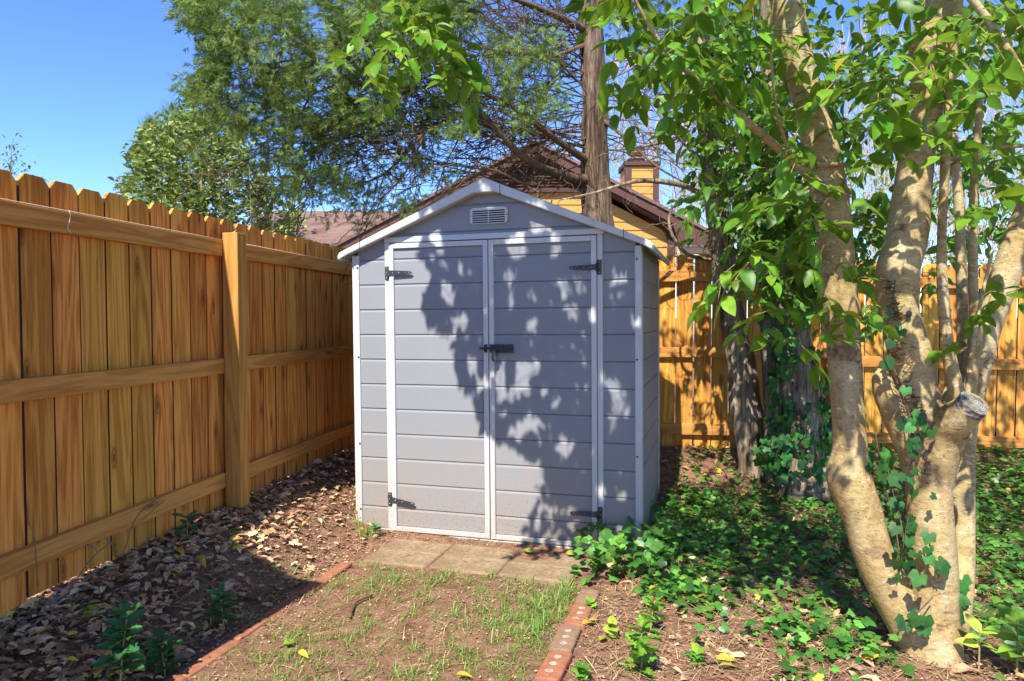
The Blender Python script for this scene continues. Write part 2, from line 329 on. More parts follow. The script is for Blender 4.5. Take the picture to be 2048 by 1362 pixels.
class Scatter:
    def __init__(s): s.V = []; s.L = []; s.T = []; s.n = 0
    def add(s, tmpl, pos, R, sc, jit=0):
        tv, tf = tmpl; pos = np.asarray(pos, float).reshape(-1, 3); N = len(pos)
        if N == 0: return
        R = np.asarray(R, float).reshape(-1, 3, 3); sc = np.broadcast_to(np.asarray(sc, float), (N,)) if np.ndim(sc) < 2 else np.asarray(sc)
        tvv = np.broadcast_to(tv, (N,)+tv.shape)
        if jit: tvv = tvv + NR.normal(0, jit, tvv.shape)
        scl = sc[:, None, None] if sc.ndim == 1 else sc[:, None, :]
        V = np.einsum('nij,nkj->nki', R, tvv*scl)+pos[:, None]
        flat = np.concatenate([np.array(q) for q in tf]); tot = np.array([len(q) for q in tf])
        L = (flat[None]+(np.arange(N)*len(tv))[:, None]+s.n).ravel()
        s.V.append(V.reshape(-1, 3)); s.L.append(L); s.T.append(np.tile(tot, N)); s.n += N*len(tv)
    def build(s, name, m, parent=None, smooth=True):
        return fast_mesh(name, np.concatenate(s.V), np.concatenate(s.L), np.concatenate(s.T), m, parent, smooth)
def frames(d, up=None, roll=None):
    """rotation matrices with local x along d (n,3), local z near up"""
    d = np.asarray(d, float).reshape(-1, 3); d = d/(np.linalg.norm(d, axis=1, keepdims=True)+1e-9); N = len(d)
    up = np.broadcast_to(np.array([0, 0, 1.]) if up is None else np.asarray(up, float), (N, 3))
    y = np.cross(up, d); ln = np.linalg.norm(y, axis=1, keepdims=True); y = np.where(ln < 1e-3, np.array([0, 1., 0]), y/(ln+1e-9)); z = np.cross(d, y)
    if roll is not None:
        c, s_ = np.cos(roll)[:, None], np.sin(roll)[:, None]; y, z = y*c+z*s_, z*c-y*s_
    return np.stack([d, y, z], -1)
def rdir(n, zlo=-1, zhi=1):
    a = NR.uniform(0, 2*math.pi, n); z = NR.uniform(zlo, zhi, n); r = np.sqrt(1-z*z); return np.stack([r*np.cos(a), r*np.sin(a), z], -1)
# leaf templates (x along the leaf)
def oval(w=.5, curl=.22, fold=.1, st=(0, .1, .3, .55, .78, .93, 1)):
    pr = [math.sin(math.pi*min(1, t**.8))**.85 if 0 < t < 1 else 0 for t in st]
    v = []; f = []; rows = []
    for t, p in zip(st, pr):
        z = -curl*t*t
        if p < 1e-6: rows.append((len(v),)); v.append((t, 0, z))
        else: rows.append((len(v), len(v)+1, len(v)+2)); v += [(t, -w/2*p, z+fold*p), (t, 0, z), (t, w/2*p, z+fold*p)]
    for a, b_ in zip(rows, rows[1:]):
        if len(a) == 1: f += [(a[0], b_[0], b_[1]), (a[0], b_[1], b_[2])]
        elif len(b_) == 1: f += [(a[0], b_[0], a[1]), (a[1], b_[0], a[2])]
        else: f += [(a[0], b_[0], b_[1], a[1]), (a[1], b_[1], b_[2], a[2])]
    return np.array(v, float), f
OVAL = oval(.56, .25, .07); OVAL2 = oval(.46, .45, .1); SMALL = oval(.45, .2, .12, (0, .4, 1)); OV5 = oval(.5, .3, .1, (0, .25, .6, 1))
def ivy_t(r=None):
    an = [0, 22, 44, 62, 92, 122, 150, 180, 210, 238, 268, 298, 316, 338]; rr = [1, .72, .60, .80, .62, .66, .5, .12, .5, .66, .62, .80, .60, .72]
    if r: rr = r
    v = [(0, 0, 0)]+[(.42*0+q*math.cos(math.radians(a)), q*math.sin(math.radians(a)), -.22*q*q) for a, q in zip(an, rr)]
    v = np.array(v); v[:, 0] += .1; n = len(an)
    return v*.62, [(0, i+1, (i+1) % n+1) for i in range(n)]
IVY = ivy_t(); HEART = ivy_t([1, .82, .7, .68, .66, .62, .5, .2, .5, .62, .66, .68, .7, .82])
def lobed():
    st = [0, .15, .28, .4, .52, .66, .8, 1]; wd = [.02, .1, .3, .14, .36, .16, .22, 0]; v = []; f = []
    for t, q in zip(st, wd): v += [(t, -q, .10*q*math.sin(9*t)), (t, 0, -.05+.1*math.sin(5*t)), (t, q, .12*q)]
    for i in range(len(st)-1):
        a = 3*i; f += [(a, a+3, a+4, a+1), (a+1, a+4, a+5, a+2)]
    return np.array(v, float), f
LOBED = lobed()
def holly():
    st = [0, .1, .22, .3, .42, .52, .64, .74, .86, 1]; wd = [.02, .1, .26, .13, .3, .16, .26, .12, .13, 0]; v = []; f = []
    for i, (t, q) in enumerate(zip(st, wd)): v += [(t, -q, .35*q+(.05 if i % 2 else 0)), (t, 0, -.15*t*t), (t, q, .35*q+(.05 if i % 2 else 0))]
    for i in range(len(st)-1):
        a = 3*i; f += [(a, a+3, a+4, a+1), (a+1, a+4, a+5, a+2)]
    return np.array(v, float), f
HOLLY = holly()
FLAKE = (np.array([[0, -.3, 0], [.5, -.45, .1], [1, 0, 0], [.45, .4, .08], [.05, .3, -.02]]), [(0, 1, 2, 3, 4)])
NEEDLE = (np.array([[0, -.006, 0], [0, .006, 0], [.5, .006, .03], [.5, -.006, .03], [1, 0, 0]]), [(0, 3, 2, 1), (3, 4, 2)])
BLADE = (np.array([[0, -.035, 0], [0, .035, 0], [.45, .03, .02], [.45, -.03, .02], [.8, -.015, -.06], [.8, .015, -.06], [1, 0, -.16]]), [(0, 3, 2, 1), (3, 4, 5, 2), (4, 6, 5)])
def spray_t(n=16, seed=1):     # one flat sprig of scale foliage: a fan of thin tapering shoots
    r = random.Random(seed); v = []; f = []
    for i in range(n):
        t0 = r.uniform(0, .65); a = r.choice((-1, 1))*r.uniform(.3, .9); L = r.uniform(.28, .5)*(1.1-.5*t0); e = r.uniform(-.25, .25)
        if i == 0: t0 = 0; a = 0; L = 1
        d = np.array([math.cos(a), math.sin(a), e]); q = np.array([-math.sin(a), math.cos(a), 0])*.0145; o = np.array([t0, 0, -.1*t0*t0]); k = len(v)
        v += [o-q, o+q, o+d*L*.6+q*1.3+[0, 0, .01], o+d*L*.6-q*1.3, o+d*L]; f += [(k, k+3, k+2, k+1), (k+3, k+4, k+2)]
    return np.array(v), f
SPRAYS = [spray_t(20, s) for s in (1, 2, 3, 4)]

def thing(name, label, cat, loc=(0, 0, 0), rot=(0, 0, 0), group=None):
    o = bpy.data.objects.new(name, None); COL.objects.link(o); o.location = loc; o.rotation_euler = rot; o.empty_display_size = .1
    return tag(o, label, cat, group)
def tag(o, label=None, cat=None, group=None, kind=None):
    if label: o['label'] = label
    if cat: o['category'] = cat
    if group: o['group'] = group
    if kind: o['kind'] = kind
    return o
def catmull(pts, n=6):
    p = np.asarray(pts, float); p = np.vstack([2*p[0]-p[1], p, 2*p[-1]-p[-2]]); out = []
    for i in range(1, len(p)-2):
        for k in range(n):
            t = k/n; a, b_, c, d = p[i-1], p[i], p[i+1], p[i+2]
            out.append(.5*((2*b_)+(-a+c)*t+(2*a-5*b_+4*c-d)*t*t+(-a+3*b_-3*c+d)*t**3))
    out.append(p[-2]); return np.array(out)
def path_px(lst, n=6):
    """[(px,py,Y,radius_px)] -> points, radii"""
    pts = np.array([list(P(a, b_, Y))+[r*Y/F] for a, b_, Y, r in lst]); q = catmull(pts, n); return q[:, :3], np.maximum(q[:, 3], .0008)
#PART2
# ------------------------------------------------------------------ ground sheet
def axis_pts(segs):
    out = []
    for a, b_, st in segs: out += list(np.arange(a, b_, st))
    return np.array(out+[segs[-1][1]])
gx = axis_pts([(-300, -40, 20), (-40, -8, 4), (-8, -3, .5), (-3, 5, .05), (5, 9, .5), (9, 41, 4), (41, 300, 20)])
gy = axis_pts([(-60, -8, 8), (-8, 1, .6), (1, 7, .05), (7, 12, .5), (12, 44, 4), (44, 400, 20)])
X, Y = np.meshgrid(gx, gy); Z = ground(X, Y)
V = np.stack([X, Y, Z], -1).reshape(-1, 3); nx = len(gx); ny = len(gy)
i = (np.arange(ny-1)[:, None]*nx+np.arange(nx-1)[None]).ravel(); L = np.stack([i, i+1, i+nx+1, i+nx], -1).ravel()
o = fast_mesh('ground', V, L, np.full(len(i), 4), 'ground_soil'); tag(o, kind='structure')

# ------------------------------------------------------------------ garden shed
SW, SD, BP = 1.80, 1.17, .156
shed = thing('garden_shed', 'light grey plastic garden shed with white trim and double doors beside the wooden fence', 'shed', tuple(SO), (.0, -.0084, -YAW))
def hroof(s): return 1.742+.405*min(s, SW-s)
def wall_boards(name, x0, x1, t0, t1, m='grey_plastic', clip=False, parent=None, axis='x', flip=1, pos=0.0):
    """lap boards from x0..x1, t0..t1 with grooves on the seams at 1.708-k*BP"""
    mb = MB(); seams = sorted([1.708-k*BP for k in range(-3, 12)]); ts = [t0]+[q for q in seams if t0+.02 < q < t1-.02]+[t1]
    prof = []   # (t, offset)
    for a, b_ in zip(ts, ts[1:]): prof += [(a+.0005, -.006), (a+.007, 0), (b_-.012, .0015), (b_-.003, -.001), (b_-.0005, -.008)]
    if clip:
        P2 = [prof[0]]
        for (ta, oa), (tb, ob) in zip(prof, prof[1:]):
            n_ = max(1, int((tb-ta)/.008)); P2 += [(ta+(tb-ta)*k/n_, oa+(ob-oa)*k/n_) for k in range(1, n_+1)]
        prof = P2
    v = []
    for t_, o_ in prof:
        a, b_ = x0, x1
        if clip: q = max(0, (t_-1.762)/.405); a = max(a, q); b_ = min(b_, SW-q)
        if axis == 'x': v += [(a, pos-flip*o_, t_), (b_, pos-flip*o_, t_)]
        else: v += [(pos+flip*o_, a, t_), (pos+flip*o_, b_, t_)]
    f = [(2*i, 2*i+1, 2*i+3, 2*i+2) if (axis == 'x') == (flip > 0) else (2*i, 2*i+2, 2*i+3, 2*i+1) for i in range(len(prof)-1)]
    if axis == 'y': f = [tuple(q) for q in f]
    mb.addv(v, f); return build(mb, name, m, parent)
core = MB(); core.prism([(.02, .03), (SW-.02, .03), (SW-.02, 1.74), (SW/2, 2.09), (.02, 1.74)], .04, SD-.02)
build(core, 'inner_shell', 'dark_void', shed)
wall_boards('wall_panel', .03, .226, .01, 1.83, parent=shed, clip=True); wall_boards('wall_panel', 1.587, 1.775, .01, 1.83, parent=shed, clip=True)
wall_boards('gable_panel', .03, 1.775, 1.835, 2.09, parent=shed, clip=True)
wall_boards('side_wall', .02, SD-.02, .01, 1.76, parent=shed, axis='y', flip=1, pos=SW)
wall_boards('side_wall', .02, SD-.02, .01, 1.76, parent=shed, axis='y', flip=-1, pos=0)
bw = MB(); bw.prism([(.01, .01), (SW-.01, .01), (SW-.01, 1.74), (SW/2, 2.09), (.01, 1.74)], SD-.02, SD); build(bw, 'rear_wall', 'grey_plastic', shed)
for (x0, x1) in ((-.006, .04), (1.770, 1.809)):
    mb = MB(); mb.box((x0, -.012, 0), (x1, .03, hroof(max(0, x0))-.002 if x0 < .5 else 1.742)); mb.box((x0+.0 if x0 < .5 else x1-.012, .03, 0), (x0+.012 if x0 < .5 else x1, .055, 1.74))
    tr = build(mb, 'corner_trim', 'white_plastic', shed, .004)
    for z in (1.665, 1.1, .55, .13): sc = MB(); sc.tube([( (x1-.008 if x0 < .5 else x0+.012), -.0165, z), ((x1-.008 if x0 < .5 else x0+.012), -.011, z)], .0055, 8); build(sc, 'screw', 'dark_void', tr)
for x0 in (-.008, SW-.012):
    mb = MB(); mb.box((x0, SD-.035, 0), (x0+.02, SD+.008, 1.742)); build(mb, 'rear_corner_trim', 'white_plastic', shed, .003)
mb = MB(); mb.box((.0, -.006, -.10), (1.80, SD, .012)); mb.box((.225, -.022, -.05), (1.585, .0, .004)); build(mb, 'floor_base', 'white_plastic', shed, .004)
fr = MB(); fr.box((.223, -.014, .004), (.255, .02, 1.812)); fr.box((1.557, -.014, .004), (1.589, .02, 1.812)); fr.box((.221, -.018, 1.812), (1.598, .02, 1.846))
build(fr, 'door_frame', 'white_plastic', shed, .004)
def door(x0, x1, hinge_left):
    d = bpy.data.objects.new('door', None); COL.objects.link(d); d.parent = shed
    m_ = MB(); m_.box((x0, -.026, .010), (x0+.031, .0, 1.806)); m_.box((x1-.031, -.026, .010), (x1, .0, 1.806))
    m_.box((x0+.031, -.0255, .010), (x1-.031, .0, .038)); m_.box((x0+.031, -.0255, 1.775), (x1-.031, 0, 1.806)); build(m_, 'frame', 'white_plastic', d, .0035)
    wall_boards('panel', x0+.028, x1-.028, .036, 1.777, parent=d, pos=-.010)
    for z in (1.625, .207):
        h = MB(); xh = x0 if hinge_left else x1; sg = 1 if hinge_left else -1; a = xh-sg*.003
        h.box((min(a, a-sg*.026), -.021, z-.042), (max(a, a-sg*.026), -.0145, z+.042))
        tilt = -.018 if hinge_left and z < 1 else .0
        pl = [(a, z-.017), (a, z+.017), (a+sg*.15, z+.009+tilt), (a+sg*.163, z+tilt), (a+sg*.15, z-.009+tilt)]
        if sg > 0: pl = pl[::-1]
        h.prism(pl, -.0325, -.0265); h.tube([(a, -.03, z-.022), (a, -.03, z+.022)], .0075, 8)
        hh = build(h, 'hinge', 'black_iron', d, .001)
        for dx, dz in ((-.014, .03), (-.014, -.03), (-.014, 0)): q = MB(); q.tube([(a+sg*dx, -.0225, z+dz), (a+sg*dx, -.019, z+dz)], .0038, 7); build(q, 'screw', 'screw_steel', hh)
        for dx in (.03, .075, .142): q = MB(); q.tube([(a+sg*dx, -.034, z+tilt*dx/.15), (a+sg*dx, -.030, z+tilt*dx/.15)], .0038, 7); build(q, 'screw', 'screw_steel', hh)
    return d
dl = door(.257, .9035, True); dr = door(.9085, 1.555, False)
la = MB(); la.box((.915, -.034, 1.135), (1.062, -.0275, 1.184)); lt = build(la, 'latch', 'black_iron', dr, .0015)
la = MB(); la.tube([(.855, -.043, 1.16), (1.045, -.043, 1.16)], .0062, 8); la.box((.93, -.052, 1.146), (.945, -.034, 1.174)); la.box((1.005, -.052, 1.146), (1.02, -.034, 1.174))
la.prism([(.935, 1.155), (.966, 1.155), (.967, 1.10), (.961, 1.086), (.950, 1.081), (.939, 1.086), (.934, 1.10)], -.058, -.052); build(la, 'bolt', 'black_iron', lt, .001)
la = MB(); la.box((.880, -.034, 1.135), (.899, -.0275, 1.184)); la.box((.882, -.05, 1.148), (.897, -.034, 1.172)); build(la, 'latch_keeper', 'black_iron', dl, .001)
# vent
ve = MB(); r_ = .022; c_ = []
for cx, cz, a0 in ((1.028-r_, 2.0-r_, 0), (.79+r_, 2.0-r_, 90), (.79+r_, 1.902+r_, 180), (1.028-r_, 1.902+r_, 270)):
    for k in range(5): a = math.radians(a0+k*22.5); c_.append((cx+r_*math.cos(a), cz+r_*math.sin(a)))
ve.prism(c_[::-1], -.014, -.001); vt = build(ve, 'vent', 'white_plastic', shed, .003)
for k in range(6):
    z = 1.981-k*.0133
    for x0, x1 in ((.808, .905), (.911, 1.010)): sl_ = MB(); sl_.box((x0, -.0156, z-.0068), (x1, -.0142, z+.0005)); build(sl_, 'vent_slot', 'dark_void', vt)
for x in (.798, 1.020): sv = MB(); sv.tube([(x, -.016, 1.951), (x, -.013, 1.951)], .0035, 7); build(sv, 'screw', 'dark_void', vt)
# roof: two slabs with a rounded front rim
RY0, RY1 = -.075, SD+.03
def rl(s, up): return 1.742+.405*s+up     # underside line measured from the left eave
for sd in (0, 1):
    def mp(poly): return [((SW-x) if sd else x, z) for x, z in (poly if not sd else poly[::-1])]
    e0 = -.06
    m_ = MB(); m_.prism(mp([(e0, rl(e0, .012)), (e0, rl(e0, .035)), (.9, rl(.9, .055)), (.9, rl(.9, .0))])[::-1], RY0+.012, RY1)
    rf = build(m_, 'roof_panel', 'roof_plastic', shed, .004)
    m_ = MB(); m_.prism(mp([(e0-.012, rl(e0, -.008)), (e0-.014, rl(e0, .02)), (e0, rl(e0, .042)), (.9, rl(.9, .058)), (.9, rl(.9, -.012)), (.83, rl(.83, -.002)), (0, rl(0, .004))])[::-1], RY0, RY0+.03)
    build(m_, 'rim', 'white_plastic', rf, .007)
    m_ = MB(); m_.prism(mp([(e0-.016, rl(e0, -.012)), (e0-.016, rl(e0, .024)), (e0+.006, rl(e0+.006, .038)), (e0+.006, rl(e0, -.004))])[::-1], RY0+.03, RY1+.005)
    build(m_, 'eave_rim', 'roof_plastic', rf, .005)
    for q in ((.085,) if not sd else (.085, .80)): m_ = MB(); m_.prism(mp([(q-.002, rl(q, -.004)), (q-.002, rl(q, .053)), (q+.001, rl(q, .053)), (q+.001, rl(q, -.004))])[::-1], RY0-.0012, RY0+.01); build(m_, 'joint', 'dark_void', rf)
    for q in (-.035, -.017, .001): m_ = MB(); m_.box(((SW-q if sd else q)-.004, RY0-.001, rl(q, -.006)), ((SW-q if sd else q)+.004, RY0+.004, rl(q, .003))); build(m_, 'rim_notch', 'dark_void', rf)
mb = MB(); mb.prism([(.805, 2.078), (.805, 2.124), (.895, 2.163), (.905, 2.163), (.995, 2.124), (.995, 2.078)][::-1], RY0+.001, RY1); build(mb, 'ridge_cap', 'white_plastic', shed, .006)

# ------------------------------------------------------------------ left fence
FT = 1.895; FB = .292
fo = FN*(FX0*math.cos(FA))
def fence_thing(label, origin, rotz): return thing('wooden_fence', label, 'fence', origin, (0, 0, rotz), 'wooden fences around the yard corner')
fl_ = fence_thing('tall dog-eared wooden privacy fence along the left, golden stained pine with a notched post', tuple(SO*0+np.array([fo[0], fo[1], 0])), math.pi/2-FA)
# local x runs along the fence away from the camera, local y points left (outwards)
def picket_panel(parent, x0, x1, zt, zb, wd=.1365, gap=.0065, seed=0, y0=.0, ragged=.006, lift=None, rgap=0):
    r = random.Random(seed); mb = MB(); x = x0
    while x < x1:
        wv = wd+r.uniform(-.003, .003); t_ = zt+r.uniform(-ragged, ragged); b_ = zb+r.uniform(-.012, .012)+(lift(x) if lift else 0); d = r.uniform(-.002, .002)
        t_ += lift(x) if lift else 0
        c = .026; mb.prism([(x, b_), (x+wv, b_), (x+wv, t_-c*1.2), (x+wv-c, t_), (x+c, t_), (x, t_-c*1.2)], y0+d, y0+d+.016)
        x += wv+gap+r.uniform(-.001, .004)+(r.uniform(0, rgap) if rgap else 0)
    o = build(mb, 'picket_panel', 'picket_wood', parent); o.data.materials.append(MATS['picket_edge_shade'])
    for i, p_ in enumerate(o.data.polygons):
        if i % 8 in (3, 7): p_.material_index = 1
    return o
XP = 3.512
picket_panel(fl_, -1.5, 7.2, FT, FB, seed=3)
for zt, zh in ((1.772, .086), (1.128, .083), (.497, .083)):
    for x0, x1 in ((-1.0, XP-.0), (XP+.09, 7.1)):
        mb = MB(); mb.box((x0, -.038, zt-zh), (x1, -.001, zt)); build(mb, 'rail', 'rail_wood', fl_, .002)
mb = MB(); mb.box((XP, -.128, -.1), (XP+.089, -.0385, 1.815)); build(mb, 'post', 'post_wood', fl_, .003)
sm = MB()
sm.tube(catmull([(-1, -.0395, 1.776), (1.0, -.040, 1.775), (2.5, -.040, 1.776), (XP, -.04, 1.776)], 3), .0016, 5)
sm.tube(catmull([(XP+.09, -.04, 1.776), (5.3, -.04, 1.773), (6.8, -.04, 1.775)], 3), .0016, 5)
sm.tube(catmull([(2.455, -.0415, 1.778), (2.458, -.043, 1.75), (2.445, -.042, 1.71), (2.46, -.043, 1.69)], 4), .0016, 5)
sm.tube(catmull([(XP+.02, -.09, 1.817), (XP+.035, -.10, 1.83), (XP+.0, -.11, 1.845), (XP-.005, -.115, 1.86)], 4), .0018, 5)
so_ = build(sm, 'mason_string', 'string'); so_.location = fl_.location; so_.rotation_euler = fl_.rotation_euler
tag(so_, 'thin pale string stretched along the top rail of the left fence', 'string')
# ------------------------------------------------------------------ back fence (two runs)
def back_run(label, ax, ay, bx, by, zt, zb, rails, seed, x1=None, lift=None):
    a = math.atan2(by-ay, bx-ax); Lg = math.hypot(bx-ax, by-ay)
    ft = fence_thing(label, (ax, ay, 0), a)
    picket_panel(ft, 0, Lg, zt, zb, .134, .006, seed, .0, .008, lift, .006)
    for z1, h in rails:
        m_ = MB(); v = [(0, -.038, z1-h+(lift(0) if lift else 0)), (Lg, -.038, z1-h+(lift(Lg) if lift else 0))]
        M = np.eye(4); m_.box((0, -.038, z1-h), (Lg, -.001, z1))
        V_ = m_.v[0]; V_[:, 2] += np.array([lift(q) if lift else 0 for q in V_[:, 0]]); build(m_, 'rail', 'rail_wood', ft, .002)
    return ft, Lg
# camera sees rails at px heights 543/692/845 at x=1318 (5.85 m away)
f1, L1 = back_run('dappled wooden privacy fence behind the shed and cedar trunks, pale gaps between its pickets', -1.2, 6.12, 2.55, 5.66, 1.865, .25, [(1.735, .09), (1.105, .085), (.47, .09)], 11)
f2, L2 = back_run('lower wooden privacy fence run at the right behind the smooth-barked tree', 2.56, 5.655, 7.2, 5.25, 1.79, .22, [(1.68, .085), (1.045, .085), (.43, .085)], 12, lift=lambda x: -.018*x)
for ft, xs in ((f1, (1.9,)), (f2, (0.02, 3.0))):
    for x in xs: mb = MB(); mb.box((x, -.128, 0), (x+.089, -.0385, 1.72)); build(mb, 'post', 'post_wood', ft, .003)
# unseen board screen, added just outside the picture to cast straight shade on the left bed
sc = thing('added_shade_screen', 'tall plain board screen out of view, added by the left fence to shade the bed', 'screen', (-1.55, 1.66, 0), (0, 0, math.atan2(.27, -.5)))
mb = MB()
for k in range(5): mb.box((k*.142, -.01, .1), (k*.142+.139, .01, 2.4))
build(mb, 'board_panel', 'screen_wood', sc, .001)
for z in (.4, 2.2): mb = MB(); mb.box((0, .01, z), (.7, .04, z+.1)); build(mb, 'rail', 'rail_wood', sc)

# ------------------------------------------------------------------ pavers and borders
for row, b1 in ((0, -.145), (1, -.348)):
    for k in range(3):
        s0 = .33+k*.394+(0.0 if row else .0); q = bool(row)
        mb = MB(); nn = 9
        xs = np.linspace(0, .388, nn); M_ = []
        mb.box((0, -.197, -.05), (.386, 0, 0)); base = SL(s0, b1, 0); zc = .012+rnd.uniform(-.004, .004)
        o = build(mb, 'concrete_paver', 'paver_concrete', None, .011); o.location = (base[0], base[1], zc); o.rotation_euler = (rnd.uniform(-.006, .006), rnd.uniform(-.006, .006), -YAW+rnd.uniform(-.008, .008))
        tag(o, '%s concrete paver of the %s row before the shed doors, %s' % (('smooth tan', 'worn', 'gritty')[(k+row) % 3], 'back' if not row else 'front', ('leftmost', 'middle one', 'rightmost')[k]), 'paver', 'concrete pavers in front of the shed')
def brick(s, b0, L_, W_, z, m, label, group, plugs=False, rot=0, holes=False):
    mb = MB(); mb.box((0, 0, -.055), (W_, L_, 0)); o = build(mb, 'edging_brick', m, None, .009)
    q = SL(s, b0); o.location = (q[0], q[1], z); o.rotation_euler = (rnd.uniform(-.01, .01), rnd.uniform(-.02, .02), -YAW+rot); tag(o, label, 'brick', group)
    if plugs or holes:
        r = random.Random(int(b0*1000))
        for k in range(3):
            mp_ = MB()
            cx = W_*.5+r.uniform(-.004, .004); cy = L_*(.25+.25*k); rr = .015 if plugs else .011
            v = [(cx, cy, .0012)]+[(cx+rr*(1+r.uniform(-.16, .16))*math.cos(a), cy+rr*(1+r.uniform(-.2, .2))*math.sin(a), .0012) for a in np.linspace(0, 2*math.pi, 13)[:-1]]
            mp_.addv(v, [(0, i+1, (i+1) % 12+1) for i in range(12)]); build(mp_, 'core_hole', 'mortar_plug' if plugs else 'dark_void', o)
labs = ['end brick of the right edging, half sunk beside the grass tuft', 'red edging brick with three mortared holes under a yellow leaf, right border', 'tan brown edging brick with three pale round plugs, right border', 'red orange edging brick with plugs near the bottom of the right border', 'lowest red edging brick of the right border', 'red brick of the right edging nearest the viewer']
for k, (b0, m_) in enumerate(((-.88, 'brick_tan'), (-1.125, 'brick_clay'), (-1.36, 'brick_tan'), (-1.59, 'brick_clay'), (-1.82, 'brick_clay'), (-2.05, 'brick_clay'))):
    brick(1.592+.006*math.sin(k*2)-.0*k, b0, .226 if k else .16, .092, .062+.002*(k % 2), m_, labs[k], 'bricks edging the right bed', plugs=k > 0, rot=rnd.uniform(-.03, .03))
labs = ['far end brick of the left edging, near the pavers', 'second brick of the left edging from the shed, crossed by the shadow corner', 'third brick of the left edging from the shed, half shaded', 'left edging brick with dark core holes', 'long worn left edging brick half in shade', 'left edging brick at the bottom of the lawn', 'left edging brick closest to the viewer']
b0 = -.69
for k in range(7):
    L_ = (.22, .235, .26, .215, .30, .30, .3)[k]; b0 -= L_
    brick(.292+.008*math.sin(k*1.7)+.004*k, b0, L_-.005, .066, .048+.003*(k % 2), 'brick_clay', labs[k], 'bricks edging the left bed', rot=rnd.uniform(-.02, .02), holes=(k == 3))

# ------------------------------------------------------------------ neighbour's house
HY = 13.0; gz = float(ground(0, 13))
def hp(x, y, Y_=HY): q = P(x, y, Y_); return q
house = thing('neighbour_house', 'yellow clapboard house with brown gable trim and shingle roof behind the fence', 'house', (0, HY, 0))
pk = hp(1072, 286); le = hp(668, 494); re = hp(1424, 470)
zk = pk[2]; sl1 = (zk-le[2])/(pk[0]-le[0]); sl2 = (zk-re[2])/(re[0]-pk[0]); SLP = (sl1+sl2)/2
xk = pk[0]; xl = le[0]; xr = re[0]; D0 = HY
def lz(x, dn=0): return zk-dn-SLP*abs(x-xk)
# gable wall as lapped boards
wx0, wx1 = xl+.45, hp(1342, 460)[0]
mb = MB(); z = gz
while z < zk-.3:
    z1 = z+.16; a0 = max(wx0, xk-(zk-.32-z)/SLP); a1 = min(wx1, xk+(zk-.32-z)/SLP)
    if a1 > a0+.1:
        b0_ = max(wx0, xk-(zk-.32-z1)/SLP); b1_ = min(wx1, xk+(zk-.32-z1)/SLP)
        mb.addv([(a0, .30, z), (a1, .30, z), (b1_, .316, z1), (b0_, .316, z1), (a0, .32, z), (a1, .32, z)], [(0, 1, 2, 3), (4, 5, 1, 0)])
    z = z1
build(mb, 'siding_wall', 'yellow_siding', house)
mb = MB(); mb.box((wx0, .33, gz), (wx1, 8.5, lz(wx0, .3))); mb.prism([(wx0, lz(wx0, .34)), (wx1, lz(wx1, .34)), (xk, zk-.36)], .33, 8.4); build(mb, 'house_body', 'yellow_siding', house)
# louvre
vz0 = hp(1050, 373)[2]; hw = (zk-.27-vz0)/SLP
mb = MB(); n_ = 8; mb.prism([(xk-hw-.5, vz0-.02), (xk+hw+.5, vz0-.02), (xk, zk-.12)], .292, .298)
for k in range(n_):
    z = vz0+(zk-.34-vz0)*k/n_; z1 = vz0+(zk-.34-vz0)*(k+1)/n_; wv = max(.03, (zk-.10-z1)/SLP)
    mb.addv([(xk-wv, .235, z), (xk+wv, .235, z), (xk+wv, .29, z1-.01), (xk-wv, .29, z1-.01), (xk-wv, .27, z), (xk+wv, .27, z)], [(0, 1, 2, 3), (4, 5, 1, 0)])
mb.box((xk-hw, .22, vz0-.06), (xk+hw, .29, vz0)); build(mb, 'gable_louver', 'louver_brown', house)
# roof planes and rakes
for sg, xe in ((-1, xl), (1, xr)):
    rl_ = lambda x, d: (x, zk-SLP*abs(x-xk)+d)
    p_ = [rl_(xk, .06), rl_(xe, .06), rl_(xe, .0), rl_(xk, .0)]
    if sg > 0: p_ = p_[::-1]
    mb = MB(); mb.prism(p_, -.04, 8.6); rf = build(mb, 'roof', 'roof_shingle', house)
    p_ = [rl_(xk, -.002), rl_(xe, -.002), rl_(xe, -.17), rl_(xk, -.17)]
    if sg > 0: p_ = p_[::-1]
    mb = MB(); mb.prism(p_, 0, .03); build(mb, 'rake_board', 'brown_trim', house)
    p_ = [rl_(xk, -.17), rl_(xe, -.17), rl_(xe, -.22), rl_(xk, -.22)]
    if sg > 0: p_ = p_[::-1]
    mb = MB(); mb.prism(p_, .05, .30); build(mb, 'rake_soffit', 'louver_brown', house)
# right eave return: brown boxed end, beige soffit, corner post
q1 = hp(1341, 462); q2 = hp(1357, 462)
mb = MB(); mb.box((wx1, .24, gz), (wx1+.14, .36, lz(wx1+.07, .2))); build(mb, 'corner_post', 'louver_brown', house)
zb_ = hp(1400, 491)[2]
mb = MB(); mb.prism([(wx1+.02, lz(wx1+.02, .15)), (wx1+.16, zb_), (xr+.02, zb_), (xr+.02, lz(xr+.02, .12))], -.01, .04); build(mb, 'eave_return', 'brown_trim', house)
zb2 = hp(1400, 510)[2]
mb = MB(); mb.prism([(wx1+.14, zb_), (wx1+.14, zb2), (xr, zb2), (xr, zb_)], .10, .5); build(mb, 'eave_soffit', 'beige_soffit', house)
